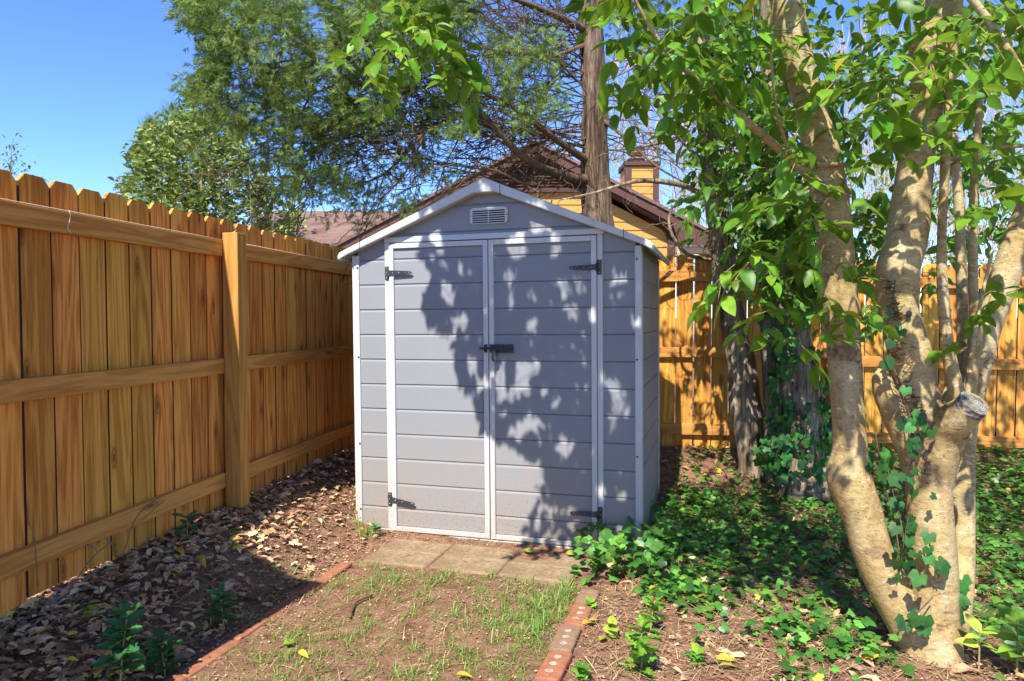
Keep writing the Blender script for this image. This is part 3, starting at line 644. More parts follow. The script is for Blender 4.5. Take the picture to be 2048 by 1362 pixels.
# chimney
CY = 15.6; c0 = P(1251, 331, CY); c1 = P(1318, 331, CY); y0 = CY-HY
ch = bpy.data.objects.new('chimney', None); COL.objects.link(ch); ch.parent = house
cx0, cx1, cz = c0[0], c1[0], c0[2]; cw = .13
mb = MB(); z = 2.2
while z < cz: mb.addv([(cx0+cw*.8, y0, z), (cx1-cw*.8, y0, z), (cx1-cw*.8, y0+.012, min(z+.17, cz)), (cx0+cw*.8, y0+.012, min(z+.17, cz)), (cx0+cw*.8, y0+.02, z), (cx1-cw*.8, y0+.02, z)], [(0, 1, 2, 3), (4, 5, 1, 0)]); z += .17
mb.box((cx0+.01, y0+.02, 2.2), (cx1-.01, y0+.8, cz)); build(mb, 'chimney_siding', 'yellow_siding', ch)
mb = MB(); mb.box((cx0, y0-.02, 2.2), (cx0+cw, y0+.12, cz)); mb.box((cx1-cw, y0-.02, 2.2), (cx1, y0+.12, cz)); build(mb, 'corner_board', 'brown_trim', ch)
mb = MB(); mb.box((cx0-.03, y0-.05, cz), (cx1+.03, y0+.85, cz+.09)); mb.box((cx0-.01, y0-.03, cz-.02), (cx1+.01, y0+.83, cz)); build(mb, 'chimney_cap', 'brown_trim', ch)
xm = P(1279, 300, CY)[0]; mb = MB()
def lathe(mb, cx, cy, prof, seg=18):
    v = []; f = []
    for r, z in prof:
        for k in range(seg): a = 2*math.pi*k/seg; v.append((cx+r*math.cos(a), cy+r*math.sin(a), z))
    for i in range(len(prof)-1):
        for k in range(seg): f.append((i*seg+k, i*seg+(k+1) % seg, (i+1)*seg+(k+1) % seg, (i+1)*seg+k))
    mb.addv(v, f, True)
lathe(mb, xm, y0+.4, [(.19, cz+.09), (.14, cz+.16), (.13, cz+.2)]); build(mb, 'flue_base', 'grey_metal', ch)
mb = MB(); lathe(mb, xm, y0+.4, [(0, cz+.2), (.2, cz+.2), (.2, cz+.235), (.13, cz+.25), (.13, cz+.32), (.19, cz+.32), (.21, cz+.36), (.14, cz+.38), (.13, cz+.42), (.2, cz+.425), (.2, cz+.455), (.1, cz+.48), (0, cz+.49)]); build(mb, 'flue_cap', 'rusty_metal', ch)
# lower roof wing at the left, facing the viewer
wing = bpy.data.objects.new('roof_wing', None)
a = P(530, 422, 18)-[0, HY, 0]; b_ = P(800, 422, 18)-[0, HY, 0]; zl = 2.35; c = [P(430, 480, 15)[0]+.1, 15-HY-1.0, zl-.15]; d = [P(800, 480, 15)[0], 15-HY-1.0, zl-.15]
a[2] = b_[2] = P(530, 422, 18)[2]
n_ = np.cross(np.array(b_)-np.array(a), np.array(c)-np.array(a)); 
L1_ = (b_[0]-a[0]); H1 = math.dist((a[1], a[2]), (c[1], c[2]))
me = MB(); me.addv([(0, 0, 0), (L1_, 0, 0), (d[0]-a[0], -H1, 0), (c[0]-a[0], -H1, 0), (0, 0, -.12), (L1_, 0, -.12), (d[0]-a[0], -H1, -.12), (c[0]-a[0], -H1, -.12)], [(0, 3, 2, 1), (4, 5, 6, 7), (3, 7, 6, 2), (0, 4, 7, 3)])
wr = build(me, 'wing_roof', 'roof_shingle', house); wr.location = a; wr.rotation_euler = (math.atan2(a[2]-c[2], a[1]-c[1]), 0, 0)
mb = MB(); mb.box((c[0]+.3, c[1]+.4, gz), (d[0], a[1], zl-.1)); build(mb, 'wing_wall', 'yellow_siding', house)
bpy.data.objects.remove(wing)
#PART3
# ================================================================== vegetation
def G(p): return float(ground(p[0], p[1]))
# ---------------------------------------------------------------- smooth-barked multi-stem tree (near right)
TR = P(1866, 1305, 2.68)
privet = thing('smooth_barked_tree', 'smooth tan-barked multi-trunk tree with broad glossy leaves at the right foreground', 'tree', (TR[0], TR[1], 0))
def shift(o, t=privet):   # geometry is written in world space, parents carry the base point
    o.matrix_parent_inverse = Matrix.Translation(-Vector(t.location)); return o
def limb(name, lst, seg=20, noise=.03, nsc=7, m='smooth_bark', par=privet, n=8):
    mb = MB(); p_, r_ = path_px(lst, n); mb.tube(p_, r_*.89, seg, noise, nsc); return shift(build(mb, name, m, par), par)
limb('trunk', [(1556, -260, 2.72, 36), (1572, -20, 2.74, 36), (1592, 100, 2.74, 32), (1615, 200, 2.75, 32), (1642, 300, 2.75, 38), (1664, 420, 2.75, 38), (1676, 560, 2.75, 38), (1684, 640, 2.75, 37), (1690, 740, 2.75, 35), (1696, 830, 2.75, 34), (1699, 905, 2.75, 38), (1696, 950, 2.75, 46), (1709, 990, 2.745, 46), (1726, 1035, 2.74, 43), (1744, 1100, 2.73, 43), (1780, 1180, 2.71, 46), (1820, 1250, 2.69, 48), (1848, 1310, 2.68, 52), (1856, 1345, 2.68, 54)])
limb('trunk', [(1910, -260, 2.6, 36), (1878, -20, 2.62, 32), (1861, 100, 2.62, 42), (1858, 200, 2.62, 34), (1836, 300, 2.63, 36), (1822, 400, 2.64, 40), (1812, 480, 2.65, 43), (1796, 540, 2.65, 45), (1797, 620, 2.66, 41), (1818, 700, 2.66, 45), (1830, 780, 2.66, 46), (1846, 850, 2.66, 50), (1856, 950, 2.66, 46), (1861, 1060, 2.66, 48), (1866, 1150, 2.66, 50), (1870, 1230, 2.66, 52), (1868, 1290, 2.66, 58), (1868, 1350, 2.66, 70)], 24, .035)
limb('cut_stub', [(1862, 1080, 2.68, 24), (1864, 1000, 2.665, 36), (1872, 920, 2.64, 44), (1893, 865, 2.60, 43), (1915, 838, 2.54, 39), (1935, 820, 2.50, 34), (1950, 806, 2.472, 32)], 20, .05)
limb('limb', [(2120, 300, 2.8, 30), (2062, 420, 2.82, 31), (2012, 550, 2.84, 30), (1972, 660, 2.85, 29), (1946, 770, 2.86, 27), (1927, 880, 2.86, 25), (1924, 1000, 2.86, 26), (1922, 1100, 2.85, 28), (1912, 1190, 2.8, 34), (1892, 1280, 2.72, 44)])
limb('shoot', [(1925, -60, 2.5, 8), (1903, 150, 2.54, 9), (1893, 300, 2.56, 10), (1885, 430, 2.57, 9), (1884, 550, 2.57, 11), (1894, 680, 2.57, 13), (1910, 770, 2.57, 16), (1925, 815, 2.57, 20)], 12, .03)
limb('shoot', [(1960, 200, 2.7, 7), (1947, 400, 2.72, 9), (1946, 560, 2.73, 10), (1950, 680, 2.74, 11), (1938, 780, 2.75, 15), (1922, 830, 2.74, 20)], 12, .03)
limb('limb', [(1905, 250, 3.0, 9), (1918, 420, 3.0, 10), (1923, 560, 3.0, 11), (1925, 700, 2.98, 13), (1905, 800, 2.9, 24), (1890, 880, 2.85, 32)], 12, .05)
limb('shoot', [(1985, 500, 2.55, 3.5), (1960, 610, 2.56, 4), (1942, 720, 2.57, 5), (1934, 800, 2.57, 7)], 8, 0)
limb('limb', [(1756, 738, 2.665, 4), (1761, 752, 2.665, 18), (1772, 785, 2.665, 26), (1794, 835, 2.665, 29), (1818, 900, 2.67, 26), (1830, 970, 2.68, 18)], 16, .03)     # knuckle on the left of the main trunk
cd = MB(); cp = P(1950, 806, 2.47); dn = P(1950, 806, 2.47)-P(1915, 838, 2.53); dn /= np.linalg.norm(dn)
Fm = frames([dn])[0]; nn = 22
v = [cp+dn*.006]+[cp+Fm[:, 1]*.0565*math.cos(a)*.9*(1+.06*math.sin(5*a))+Fm[:, 2]*.060*math.sin(a)*.9*(1+.05*math.cos(3*a)) for a in np.linspace(0, 2*math.pi, nn+1)[:-1]]
v += [q-dn*.03 for q in v[1:]]
cd.addv(v, [(0, i+1, (i+1) % nn+1) for i in range(nn)]+[(i+1, i+1+nn, (i+1) % nn+1+nn, (i+1) % nn+1) for i in range(nn)], False); shift(build(cd, 'saw_cut', 'cut_wood', privet))
kb = MB()
kp = P(1818, 628, 2.578); lathe_dirs = frames([[-.1, -1, .1]])[0]
v = [kp+np.array([0, -.004, 0])]+[kp+lathe_dirs[:, 1]*.011*math.cos(a)+lathe_dirs[:, 2]*.014*math.sin(a) for a in np.linspace(0, 2*math.pi, 13)[:-1]]
kb.addv(v, [(0, i+1, (i+1) % 12+1) for i in range(12)]); shift(build(kb, 'knot_hole', 'dark_void', privet))
# bough that carries the leaves over the viewer and towards the shed
PB = MB()
def pb(lst, seg=8, n=6): p_, r_ = path_px(lst, n); PB.tube(p_, r_, seg, .03); return p_
bough = [pb([(1655, 385, 2.7, 10), (1560, 300, 2.6, 9), (1475, 228, 2.5, 8), (1420, 180, 2.45, 7), (1370, 140, 2.4, 5), (1310, 70, 2.35, 4), (1250, -40, 2.3, 3)]),
         pb([(1690, 330, 2.7, 5), (1600, 320, 2.6, 4), (1560, 250, 2.5, 3.5), (1545, 150, 2.45, 3), (1540, 60, 2.4, 2.5)]),
         pb([(2060, 180, 2.1, 10), (1990, 60, 2.1, 8), (1920, -30, 2.1, 7)]),
         pb([(1900, 330, 2.6, 4), (1960, 300, 2.5, 4), (2060, 290, 2.4, 4)])]
def wpath(pts, r0, r1, seg=8, n=6): q = catmull(pts, n); PB.tube(q, np.linspace(r0, r1, len(q)), seg, .03); return q
top = P(1572, -120, 2.74); bough.append(wpath([top, top+[-.5, -.15, .5], top+[-1.1, -.25, .75], top+[-1.7, -.3, .85]], .03, .008))
bough.append(wpath([top+[-.5, -.15, .5], top+[-.9, -.5, .6], top+[-1.3, -.9, .75]], .018, .006))
bough.append(wpath([top+[-.7, -.2, .62], top+[-1.05, -.1, .35], top+[-1.22, -.05, .0]], .010, .003))
top2 = P(1890, -120, 2.61); bough.append(wpath([top2, top2+[.2, -.4, .6], top2+[.2, -.9, 1.0]], .03, .008)); bough.append(wpath([top2, top2+[-.5, -.3, .8], top2+[-1.0, -.6, 1.3]], .03, .008))
bough.append(wpath([top2+[-.3, -.2, .5], top2+[-.2, .4, .9], top2+[.0, .9, 1.1]], .02, .008))
# leaf sprigs
LV = Scatter(); TW = MB()
def sprig(p, d, L=.22, lf=.06, n=5, tw=.0016, droop=.5, tmpl=OVAL, sc=None, tws=None):
    sc = sc or LV; tws = tws if tws is not None else TW
    d = np.asarray(d, float); d /= np.linalg.norm(d); ts = np.linspace(0, 1, 6)
    pts = np.array([p+d*L*t-np.array([0, 0, droop*L*t*t*.6]) for t in ts]); tws.tube(pts, np.linspace(tw, tw*.5, 6), 4, 0, smooth=True, caps=False)
    side = np.cross(d, [0, 0, 1.]); side /= np.linalg.norm(side)+1e-6
    ps = []; ds = []
    for k in range(n):
        t = (k+.6)/n; q = p+d*L*t-np.array([0, 0, droop*L*t*t*.6])
        for s_ in (-1, 1):
            ps.append(q); a = NR.uniform(.5, 1.1); ds.append(d*math.cos(a)+s_*side*math.sin(a)+np.array([0, 0, NR.uniform(-.75, .15)])+NR.normal(0, .15, 3))
    ps.append(pts[-1]); ds.append(d+np.array([0, 0, -.5]))
    ps = np.array(ps); ds = np.array(ds); up = np.array([0, 0, 1.])+NR.normal(0, .45, (len(ps), 3))
    sc.add(tmpl, ps, frames(ds, up), NR.uniform(.55, 1.25, len(ps))*lf)
def samp_poly(poly, n, clump=None):
    xs = [q[0] for q in poly]; ys = [q[1] for q in poly]; out = []
    while sum(len(a) for a in out) < n:
        x = NR.uniform(min(xs), max(xs), n); y = NR.uniform(min(ys), max(ys), n); k = inpoly(x, y, poly)
        if clump: k &= vnoise(np.stack([x, y, 0*x], -1), 1/clump[0]) > clump[1]
        out.append(np.stack([x[k], y[k]], -1))
    return np.concatenate(out)[:n]
def fill(poly, n, Y0, Y1, lf, L=.2, pairs=4, clump=None, droop=.6, tmpl=OVAL, sc=None, tws=None):
    for x, y in samp_poly(poly, n, clump):
        d = rdir(1, -.7, .3)[0]; sprig(P(x, y, NR.uniform(Y0, Y1)), d, L*NR.uniform(.6, 1.2), lf*NR.uniform(.85, 1.15), pairs, droop=droop, tmpl=tmpl, sc=sc, tws=tws)
fill([(1130, -30), (1340, -30), (1400, 120), (1480, 260), (1380, 210), (1290, 190), (1160, 150)], 20, 2.2, 2.7, .074, .2, 3)
fill([(1220, 60), (1340, 60), (1420, 190), (1400, 260), (1330, 230), (1260, 190)], 13, 2.2, 2.6, .072, .16, 3)
fill([(1330, -30), (1640, -30), (1680, 200), (1720, 330), (1640, 420), (1480, 260)], 32, 2.35, 2.9, .075, .2, 3)
fill([(1450, 190), (1760, 120), (1800, 330), (1700, 460), (1600, 420), (1500, 330)], 20, 2.3, 2.9, .076, .2, 3)
fill([(1560, 380), (1730, 400), (1740, 520), (1660, 540), (1580, 480)], 11, 2.3, 2.6, .078, .16, 3)
fill([(1430, 500), (1560, 490), (1600, 560), (1560, 640), (1450, 620)], 8, 2.3, 2.6, .080, .14, 3)
fill([(1560, 580), (1700, 560), (1690, 700), (1580, 720), (1550, 660)], 9, 2.4, 2.7, .078, .14, 3)
fill([(1690, -30), (2080, -30), (2080, 300), (1900, 330), (1740, 260)], 36, 1.9, 2.7, .076, .2, 3)
fill([(1700, 20), (1960, 20), (2000, 330), (1780, 330)], 11, 2.1, 2.4, .078, .18, 3)
fill([(1900, 300), (2080, 280), (2080, 600), (1960, 620), (1900, 480)], 10, 2.1, 2.7, .074, .16, 3)
fill([(1870, 600), (1960, 580), (1970, 700), (1890, 700)], 2, 2.3, 2.5, .074, .10, 2)
fill([(1760, 480), (1860, 520), (1880, 640), (1820, 600)], 2, 2.9, 3.1, .07, .10, 2)
# hanging cluster in front of the cedar
fill([(755, -20), (905, -20), (925, 90), (900, 160), (820, 130), (745, 100)], 26, 2.3, 2.6, .060, .13, 3, droop=1.2)
fill([(715, 50), (790, 60), (800, 140), (735, 175), (700, 110)], 7, 2.3, 2.5, .058, .12, 3, droop=1.2)
fill([(850, 60), (935, 80), (945, 170), (880, 175)], 8, 2.3, 2.5, .058, .12, 3, droop=1.2)
# crown above the frame: this is what throws the dapple on the doors and on the ivy
SHP = [(852, 470), (842, 520), (868, 560), (848, 600), (846, 640), (880, 660), (905, 690), (918, 760), (950, 800), (958, 850), (985, 880), (1040, 905), (1085, 930), (1108, 1005), (1160, 1015), (1165, 1070), (1140, 1110), (1290, 1110), (1290, 430), (1190, 380), (975, 350), (850, 410)]
SPOTS = [(1040, 500, 17, 24), (1078, 455, 24, 18), (1112, 492, 11, 27), (1022, 500, 9, 20), (1130, 580, 9, 17), (1160, 580, 9, 16), (1137, 612, 15, 13), (1151, 637, 11, 12), (1186, 637, 9, 18), (1018, 556, 8, 14), (1022, 604, 8, 12), (1066, 652, 9, 15), (1050, 762, 12, 34), (1070, 738, 11, 19), (1018, 792, 24, 16), (1000, 756, 12, 22), (1240, 568, 15, 24), (1268, 560, 10, 18), (1204, 758, 11, 14), (1232, 785, 12, 24), (1251, 812, 9, 24), (1228, 838, 10, 18), (1272, 640, 10, 18), (924, 648, 15, 16), (945, 735, 10, 20), (897, 576, 8, 10), (900, 600, 10, 12), (893, 540, 5, 9), (922, 538, 5, 9), (1062, 850, 20, 16), (1035, 868, 16, 14), (1235, 980, 9, 14), (1130, 900, 16, 20), (1205, 990, 8, 14), (1115, 800, 8, 16), (870, 470, 12, 20), (882, 500, 8, 16), (1240, 1060, 10, 16)]
nA = np.cross(RH, [0, 0, 1.]); ps = []; ks = []
xy = np.stack([NR.uniform(838, 1292, 26000), NR.uniform(345, 1110, 26000)], -1); k = inpoly(xy[:, 0], xy[:, 1], SHP)
for sx, sy, rx, ry in SPOTS: k &= (((xy[:, 0]-sx)/(rx+4))**2+((xy[:, 1]-sy)/(ry+6))**2) > 1
k &= (vnoise(np.stack([xy[:, 0], xy[:, 1], 0*xy[:, 0]+5], -1), 1/26) > -.62)
xy = np.concatenate([xy[k][:6000], xy[k & (xy[:, 1] < 500)][-1300:]])
d = np.stack([(xy[:, 0]-1024)/F, CP-(xy[:, 1]-681)/F*SP, -SP-(xy[:, 1]-681)/F*CP], -1); C0 = np.array([0, 0, CAMZ])
nF = np.array([RH[1], -RH[0], 0])*-1
t_ = ((SO-C0)@BH)/(d@BH); tgt = C0+d*t_[:, None]
dist = NR.uniform(2.25, 3.5, len(tgt)); sp_ = tgt+TS*dist[:, None]
# targets on the right-hand bed
n_ = 15000; q = np.stack([NR.uniform(.42, 4.6, n_), NR.uniform(2.0, 6.2, n_)], -1)
zt = ground(q[:, 0], q[:, 1]); ss = (q[:, 0]-SO[0])*RH[0]+(q[:, 1]-SO[1])*RH[1]; bb = (q[:, 0]-SO[0])*BH[0]+(q[:, 1]-SO[1])*BH[1]
k = (ss > 1.78) | ((bb < -.3) & (bb > -.62) & (ss > 1.55))
k &= ~((ss < 1.80) & (bb > -.05))
dens = sst(-.95, -.35, bb+.25*vnoise(np.stack([q[:, 0], q[:, 1], 0*q[:, 0]], -1), 1.6))
nz = vnoise(np.stack([q[:, 0], q[:, 1], 0*q[:, 0]+9], -1), 3.4)+.5*vnoise(np.stack([q[:, 0], q[:, 1], 0*q[:, 0]+9], -1), 8)
k &= nz+.35*vnoise(np.stack([q[:, 0], q[:, 1], 0*q[:, 0]+3], -1), 13) > .50-dens*.72
q = q[k][:6500]; zt = zt[k][:6500]; tg2 = np.stack([q[:, 0], q[:, 1], zt], -1); d2 = NR.uniform(2.9, 4.6, len(tg2)); sp2 = tg2+TS*d2[:, None]
nb = 1900; tb = np.stack([NR.uniform(.95, 5.2, nb), np.full(nb, 5.75), NR.uniform(.25, 1.9, nb)], -1); tb[:, 1] -= .12*(tb[:, 0]-1); tb = tb[vnoise(tb, 4.5)+.5*vnoise(tb, 11) > -.25]; sp3 = tb+TS*NR.uniform(3.4, 5.2, len(tb))[:, None]
al = np.concatenate([sp_, sp2, sp3]); ax, ay = PX(al); vis = (al[:, 1] > .1) & (ax > -30) & (ax < 1330) & (ay > -45)
# leaves that would hang in the left part of the view slide further up their sun ray
for _ in range(12):
    al[vis] += TS*.25; ax, ay = PX(al); vis = (al[:, 1] > .1) & (ax > -30) & (ax < 1330) & (ay > -45)
al = al[~vis & (np.linalg.norm(al-C0, axis=1) > .7)]
dd = rdir(len(al), -.8, .1); LV.add(OVAL, al-dd*.03, frames(dd, np.array([0, 0, 1.])+NR.normal(0, .5, (len(al), 3))), NR.uniform(.042, .085, len(al)))
# twigs threading the overhead crown
idx = NR.choice(len(al), 420, replace=False); bp = np.concatenate(bough)
for i in idx:
    j = np.argmin(((bp-al[i])**2).sum(1)); a = bp[j]; b_ = al[i]
    if np.linalg.norm(b_-a) > 1.6: continue
    px_, py_ = PX(np.array([(a+b_)/2]))
    m_ = (a+b_)/2+NR.normal(0, .05, 3)
    if px_[0] < 1250 and py_[0] > -30 and m_[1] > 0: continue
    TW.tube(catmull([a, m_, b_], 3), [.004, .0035, .003, .0026, .0022, .002, .0015], 4, caps=False)
sb = build(PB, 'bough', 'smooth_bark', privet); shift(sb); st_ = build(TW, 'twigs', 'green_twig', privet); shift(st_)
cr = LV.build('crown', 'privet_leaf', privet); shift(cr)

# ---------------------------------------------------------------- generic attraction branching
def grow(mb, skel, targets, r0=.006, pw=.45, sag=.0, maxlen=1.2, seg=4, wig=.08, mr_=.0016):
    """join each target to the nearest point of the growing skeleton; skel: list of (point, radius)"""
    pts = np.array([s_[0] for s_ in skel]); rad = np.array([s_[1] for s_ in skel]); T = np.asarray(targets)
    dmin = np.min(((T[:, None]-pts[None])**2).sum(2), 1) if len(T)*len(pts) < 4e7 else NR.random(len(T)); order = np.argsort(dmin); ends = []
    for i in order:
        b_ = T[i]; D = ((pts-b_)**2).sum(1); j = int(np.argmin(D)); L = math.sqrt(D[j])
        if L > maxlen or L < .03: ends.append((b_, None)); continue
        a = pts[j]; ra = min(rad[j]*.8, r0*(L**pw)+.0015); m1 = a+(b_-a)*.35+NR.normal(0, wig*L, 3)+[0, 0, sag*L]; m2 = a+(b_-a)*.7+NR.normal(0, wig*L, 3)+[0, 0, sag*L*.7]
        q = catmull([a, m1, m2, b_], 2); r_ = np.linspace(ra, max(mr_, ra*.4), len(q)); mb.tube(q, r_, seg, caps=False)
        pts = np.vstack([pts, q[1:]]); rad = np.concatenate([rad, r_[1:]]); ends.append((b_, (b_-m2)))
    return ends

# ---------------------------------------------------------------- cedar behind the shed
CB = P(1190, 632, 6.45); CB[2] = 0
cedar = thing('cedar_tree', 'tall cedar with shaggy brown trunk and feathery green boughs over the shed roof', 'tree', (CB[0], CB[1], 0))
def cl(name, lst, seg, noise, m='cedar_bark', par=cedar, fl=0, n=6):
    mb = MB(); p_, r_ = path_px(lst, n); mb.tube(p_, r_*.9, seg, noise, 9, fl=fl); return shift(build(mb, name, m, par), par), p_, r_
o_, tp, tr = cl('trunk', [(1160, -420, 6.45, 18), (1176, -60, 6.45, 23), (1182, 60, 6.45, 25), (1190, 200, 6.45, 27), (1190, 300, 6.45, 28), (1194, 420, 6.45, 33), (1192, 520, 6.45, 40), (1190, 900, 6.45, 46)], 28, .09, fl=7)
skel = []; mb = MB()
def cbough(lst, seg=7):
    p_, r_ = path_px(lst, 6); r_ = r_*.78; mb.tube(p_, r_, seg, .07, 9); skel.extend([(a, b_) for a, b_ in zip(p_, r_)])
cbough([(1175, 362, 6.4, 15), (1130, 352, 6.2, 13), (1080, 333, 6.0, 11), (1035, 305, 5.8, 10), (1005, 270, 5.7, 9), (960, 225, 5.6, 8), (925, 185, 5.5, 7), (890, 168, 5.4, 6), (840, 175, 5.3, 5), (770, 172, 5.2, 4.5), (690, 160, 5.1, 4), (600, 118, 5.0, 3.5), (520, 70, 4.9, 3), (440, 30, 4.8, 2)])
cbough([(1175, 322, 6.4, 11), (1130, 292, 6.2, 9), (1080, 255, 6.0, 8), (1020, 210, 5.8, 7), (970, 185, 5.7, 6), (900, 120, 5.6, 5), (820, 60, 5.5, 4), (720, 10, 5.4, 3)])
cbough([(1005, 270, 5.7, 5), (960, 238, 5.6, 4.5), (900, 240, 5.5, 4), (850, 265, 5.4, 3.5), (800, 320, 5.4, 3), (740, 362, 5.4, 2.5), (640, 368, 5.4, 1.8)])
cbough([(850, 265, 5.4, 3), (830, 310, 5.4, 2.5), (800, 360, 5.4, 2), (760, 400, 5.4, 1.5)])
cbough([(690, 160, 5.1, 4), (620, 190, 5.0, 3), (540, 205, 4.9, 2.6), (470, 200, 4.8, 2)])
cbough([(840, 175, 5.3, 4), (760, 225, 5.2, 3.3), (680, 262, 5.1, 2.6), (620, 280, 5.1, 2)])
cbough([(1170, 60, 6.4, 10), (1120, 35, 6.2, 9), (1060, 10, 6.0, 7), (1000, -10, 5.8, 5), (900, -30, 5.6, 4)])
cbough([(1170, 90, 6.4, 6), (1110, 110, 6.2, 5), (1040, 105, 6.0, 4), (960, 95, 5.9, 3.5), (870, 60, 5.8, 3), (760, 60, 5.7, 2.5), (640, 40, 5.6, 2)])
cbough([(1205, 240, 6.4, 6), (1250, 275, 6.2, 4), (1310, 330, 6.0, 3), (1380, 372, 5.9, 2)])
cbough([(1120, 352, 6.2, 5), (1060, 370, 5.9, 3.5), (1000, 345, 5.7, 3), (950, 330, 5.5, 2)])
cbough([(600, 118, 5.0, 3), (520, 130, 4.9, 2.5), (440, 150, 4.8, 2), (380, 150, 4.7, 1.5)])
cbough([(620, 190, 5.0, 2.6), (590, 260, 5.0, 2.2), (585, 330, 5.0, 1.8), (600, 400, 5.0, 1.4)])
cbough([(720, 10, 5.4, 3), (620, -20, 5.3, 2.5), (500, -40, 5.2, 2)])
for a in range(len(tp)): skel.append((tp[a], tr[a]*.3))
FOL = [(345, -20), (960, -20), (930, 80), (800, 170), (760, 240), (660, 260), (650, 320), (690, 375), (635, 400), (560, 390), (520, 300), (430, 230), (365, 195), (360, 150), (425, 165), (410, 90), (380, 40)]
tf = samp_poly(FOL, 820, (20, .04))
T1 = np.array([P(x, y, 5.35-.9*(1-sst(350, 900, x))+NR.normal(0, .28)) for x, y in tf])
dead = samp_poly([(640, 180), (900, 60), (1150, -20), (1190, 60), (1160, 330), (1120, 400), (1000, 370), (880, 380), (740, 420), (640, 380)], 400)
T2 = np.array([P(x, y, 5.9-.5*(1-sst(700, 1100, x))+NR.normal(0, .3)) for x, y in dead])
dead3 = samp_poly([(930, -20), (1165, -20), (1160, 300), (1060, 260), (960, 200)], 400)
T2 = np.concatenate([T2, np.array([P(x, y, 5.7+NR.normal(0, .35)) for x, y in dead3])])
dead2 = samp_poly([(1210, 40), (1400, 120), (1420, 420), (1240, 400), (1180, 470), (1130, 430)], 130)
T3 = np.array([P(x, y, 6.1+NR.normal(0, .2)) for x, y in dead2])
def fans(base, n, Lr, d0, side, r0=.0075, jit=.35, nt=7):
    tips = []
    for _ in range(n):
        a = base[NR.integers(0, len(base))]; d = np.array(d0)+NR.normal(0, jit, 3)*[1, .5, 1.2]; d /= np.linalg.norm(d); L = NR.uniform(*Lr); bend = NR.normal(0, .22, 3)+np.array([0, 0, NR.choice([-.35, -.1, .3])]); ts = np.linspace(0, 1, 7)
        q = np.array([a+d*L*t+bend*L*t*t*.5 for t in ts])+NR.normal(0, .008, (7, 3)); q[0] = a; mb.tube(q, np.linspace(r0*min(1, L), .0026, 7), 5, caps=False)
        for k in range(nt):
            i = NR.integers(2, 7); dd = d+bend*ts[i]+NR.normal(0, .55, 3)+[0, 0, NR.choice([-.4, .3])]; dd /= np.linalg.norm(dd); l = L*NR.uniform(*side); tt = np.array([q[i], q[i]+dd*l*.5+NR.normal(0, .012, 3), q[i]+dd*l+[0, 0, -.05*l]]); mb.tube(tt, [.0038, .003, .002], 4, caps=False); tips.append(tt[-1])
            if NR.random() < .5: d3 = dd+NR.normal(0, .5, 3); mb.tube(np.array([tt[1], tt[1]+d3/np.linalg.norm(d3)*l*.45]), [.003, .002], 3, caps=False)
    return np.array(tips)
SKP = np.array([s_[0] for s_ in skel]); sx_, sy_ = PX(SKP)
tip1 = fans(SKP[(sx_ > 780) & (sx_ < 1150) & (sy_ < 380)], 115, (.5, 1.15), (-.75, -.1, .15), (.2, .5))
trk = tp[(PX(tp)[1] < 330) & (PX(tp)[1] > -250)]
tip2 = fans(trk, 110, (.6, 1.5), (-.9, -.15, .1), (.2, .45)); tip3 = fans(trk, 34, (.5, 1.1), (.9, -.1, -.05), (.2, .45))
tip4 = fans(SKP[(sx_ > 560) & (sx_ < 860) & (sy_ > 200)], 22, (.3, .8), (-.5, -.1, -.5), (.2, .5), .005)
e2 = grow(mb, skel, T2[::4], .011, .6, .02, 1.3, 4, .05, .0034)
e1 = grow(mb, skel, T1, .0095, .5, .05, 1.3, 4, .06, .0028)
shift(build(mb, 'boughs', 'twig_bark', cedar), cedar)
cs = Scatter()
def sprays(T, per, size, spread, bias=(-.5, -.15, -.2)):
    n = len(T)*per; q = np.repeat(T, per, 0)+NR.normal(0, spread, (n, 3)); dr = rdir(n, -.9, .6)+np.array(bias)
    up = rdir(n, -.2, 1)
    for k in range(4): cs.add(SPRAYS[k], q[k::4], frames(dr[k::4], up[k::4]), NR.uniform(.7, 1.3, len(q[k::4]))*size)
sprays(T1, 11, .082, .042)
gs = samp_poly([(640, 250), (760, 180), (960, 100), (1100, 40), (1160, 200), (1150, 250), (980, 250), (880, 290), (840, 400), (760, 440), (700, 380)], 190, (30, .0))
sprays(np.array([P(x, y, 5.6+NR.normal(0, .25)) for x, y in gs]), 14, .08, .05, (-.1, 0, -.6))
tps = np.concatenate([tip1, tip2]); tps = tps[NR.random(len(tps)) < .2]; a_, b_ = PX(tps); tps = tps[~((a_ > 840) & (a_ < 1170) & (b_ > 265))]; sprays(tps, 6, .075, .04, (-.2, 0, -.4)); sprays(tip4[NR.random(len(tip4)) < .5], 6, .075, .04, (-.2, 0, -.4))
def offgable(T): a, b_ = PX(np.asarray(T)); return T[~((a > 850) & (a < 1170) & (b_ > 270))]
gs = samp_poly([(620, 380), (760, 370), (780, 440), (660, 440)], 16); sprays(np.array([P(x, y, 5.4) for x, y in gs]), 8, .085, .05)
gs = samp_poly([(880, 330), (950, 335), (935, 375), (895, 380)], 5); sprays(np.array([P(x, y, 5.5) for x, y in gs]), 8, .08, .04)
gs = samp_poly([(1200, -20), (1420, -20), (1440, 200), (1300, 160)], 60, (30, .0)); sprays(np.array([P(x, y, 6.4) for x, y in gs]), 8, .10, .06)
shift(cs.build('foliage', 'cedar_leaf', cedar, False), cedar)

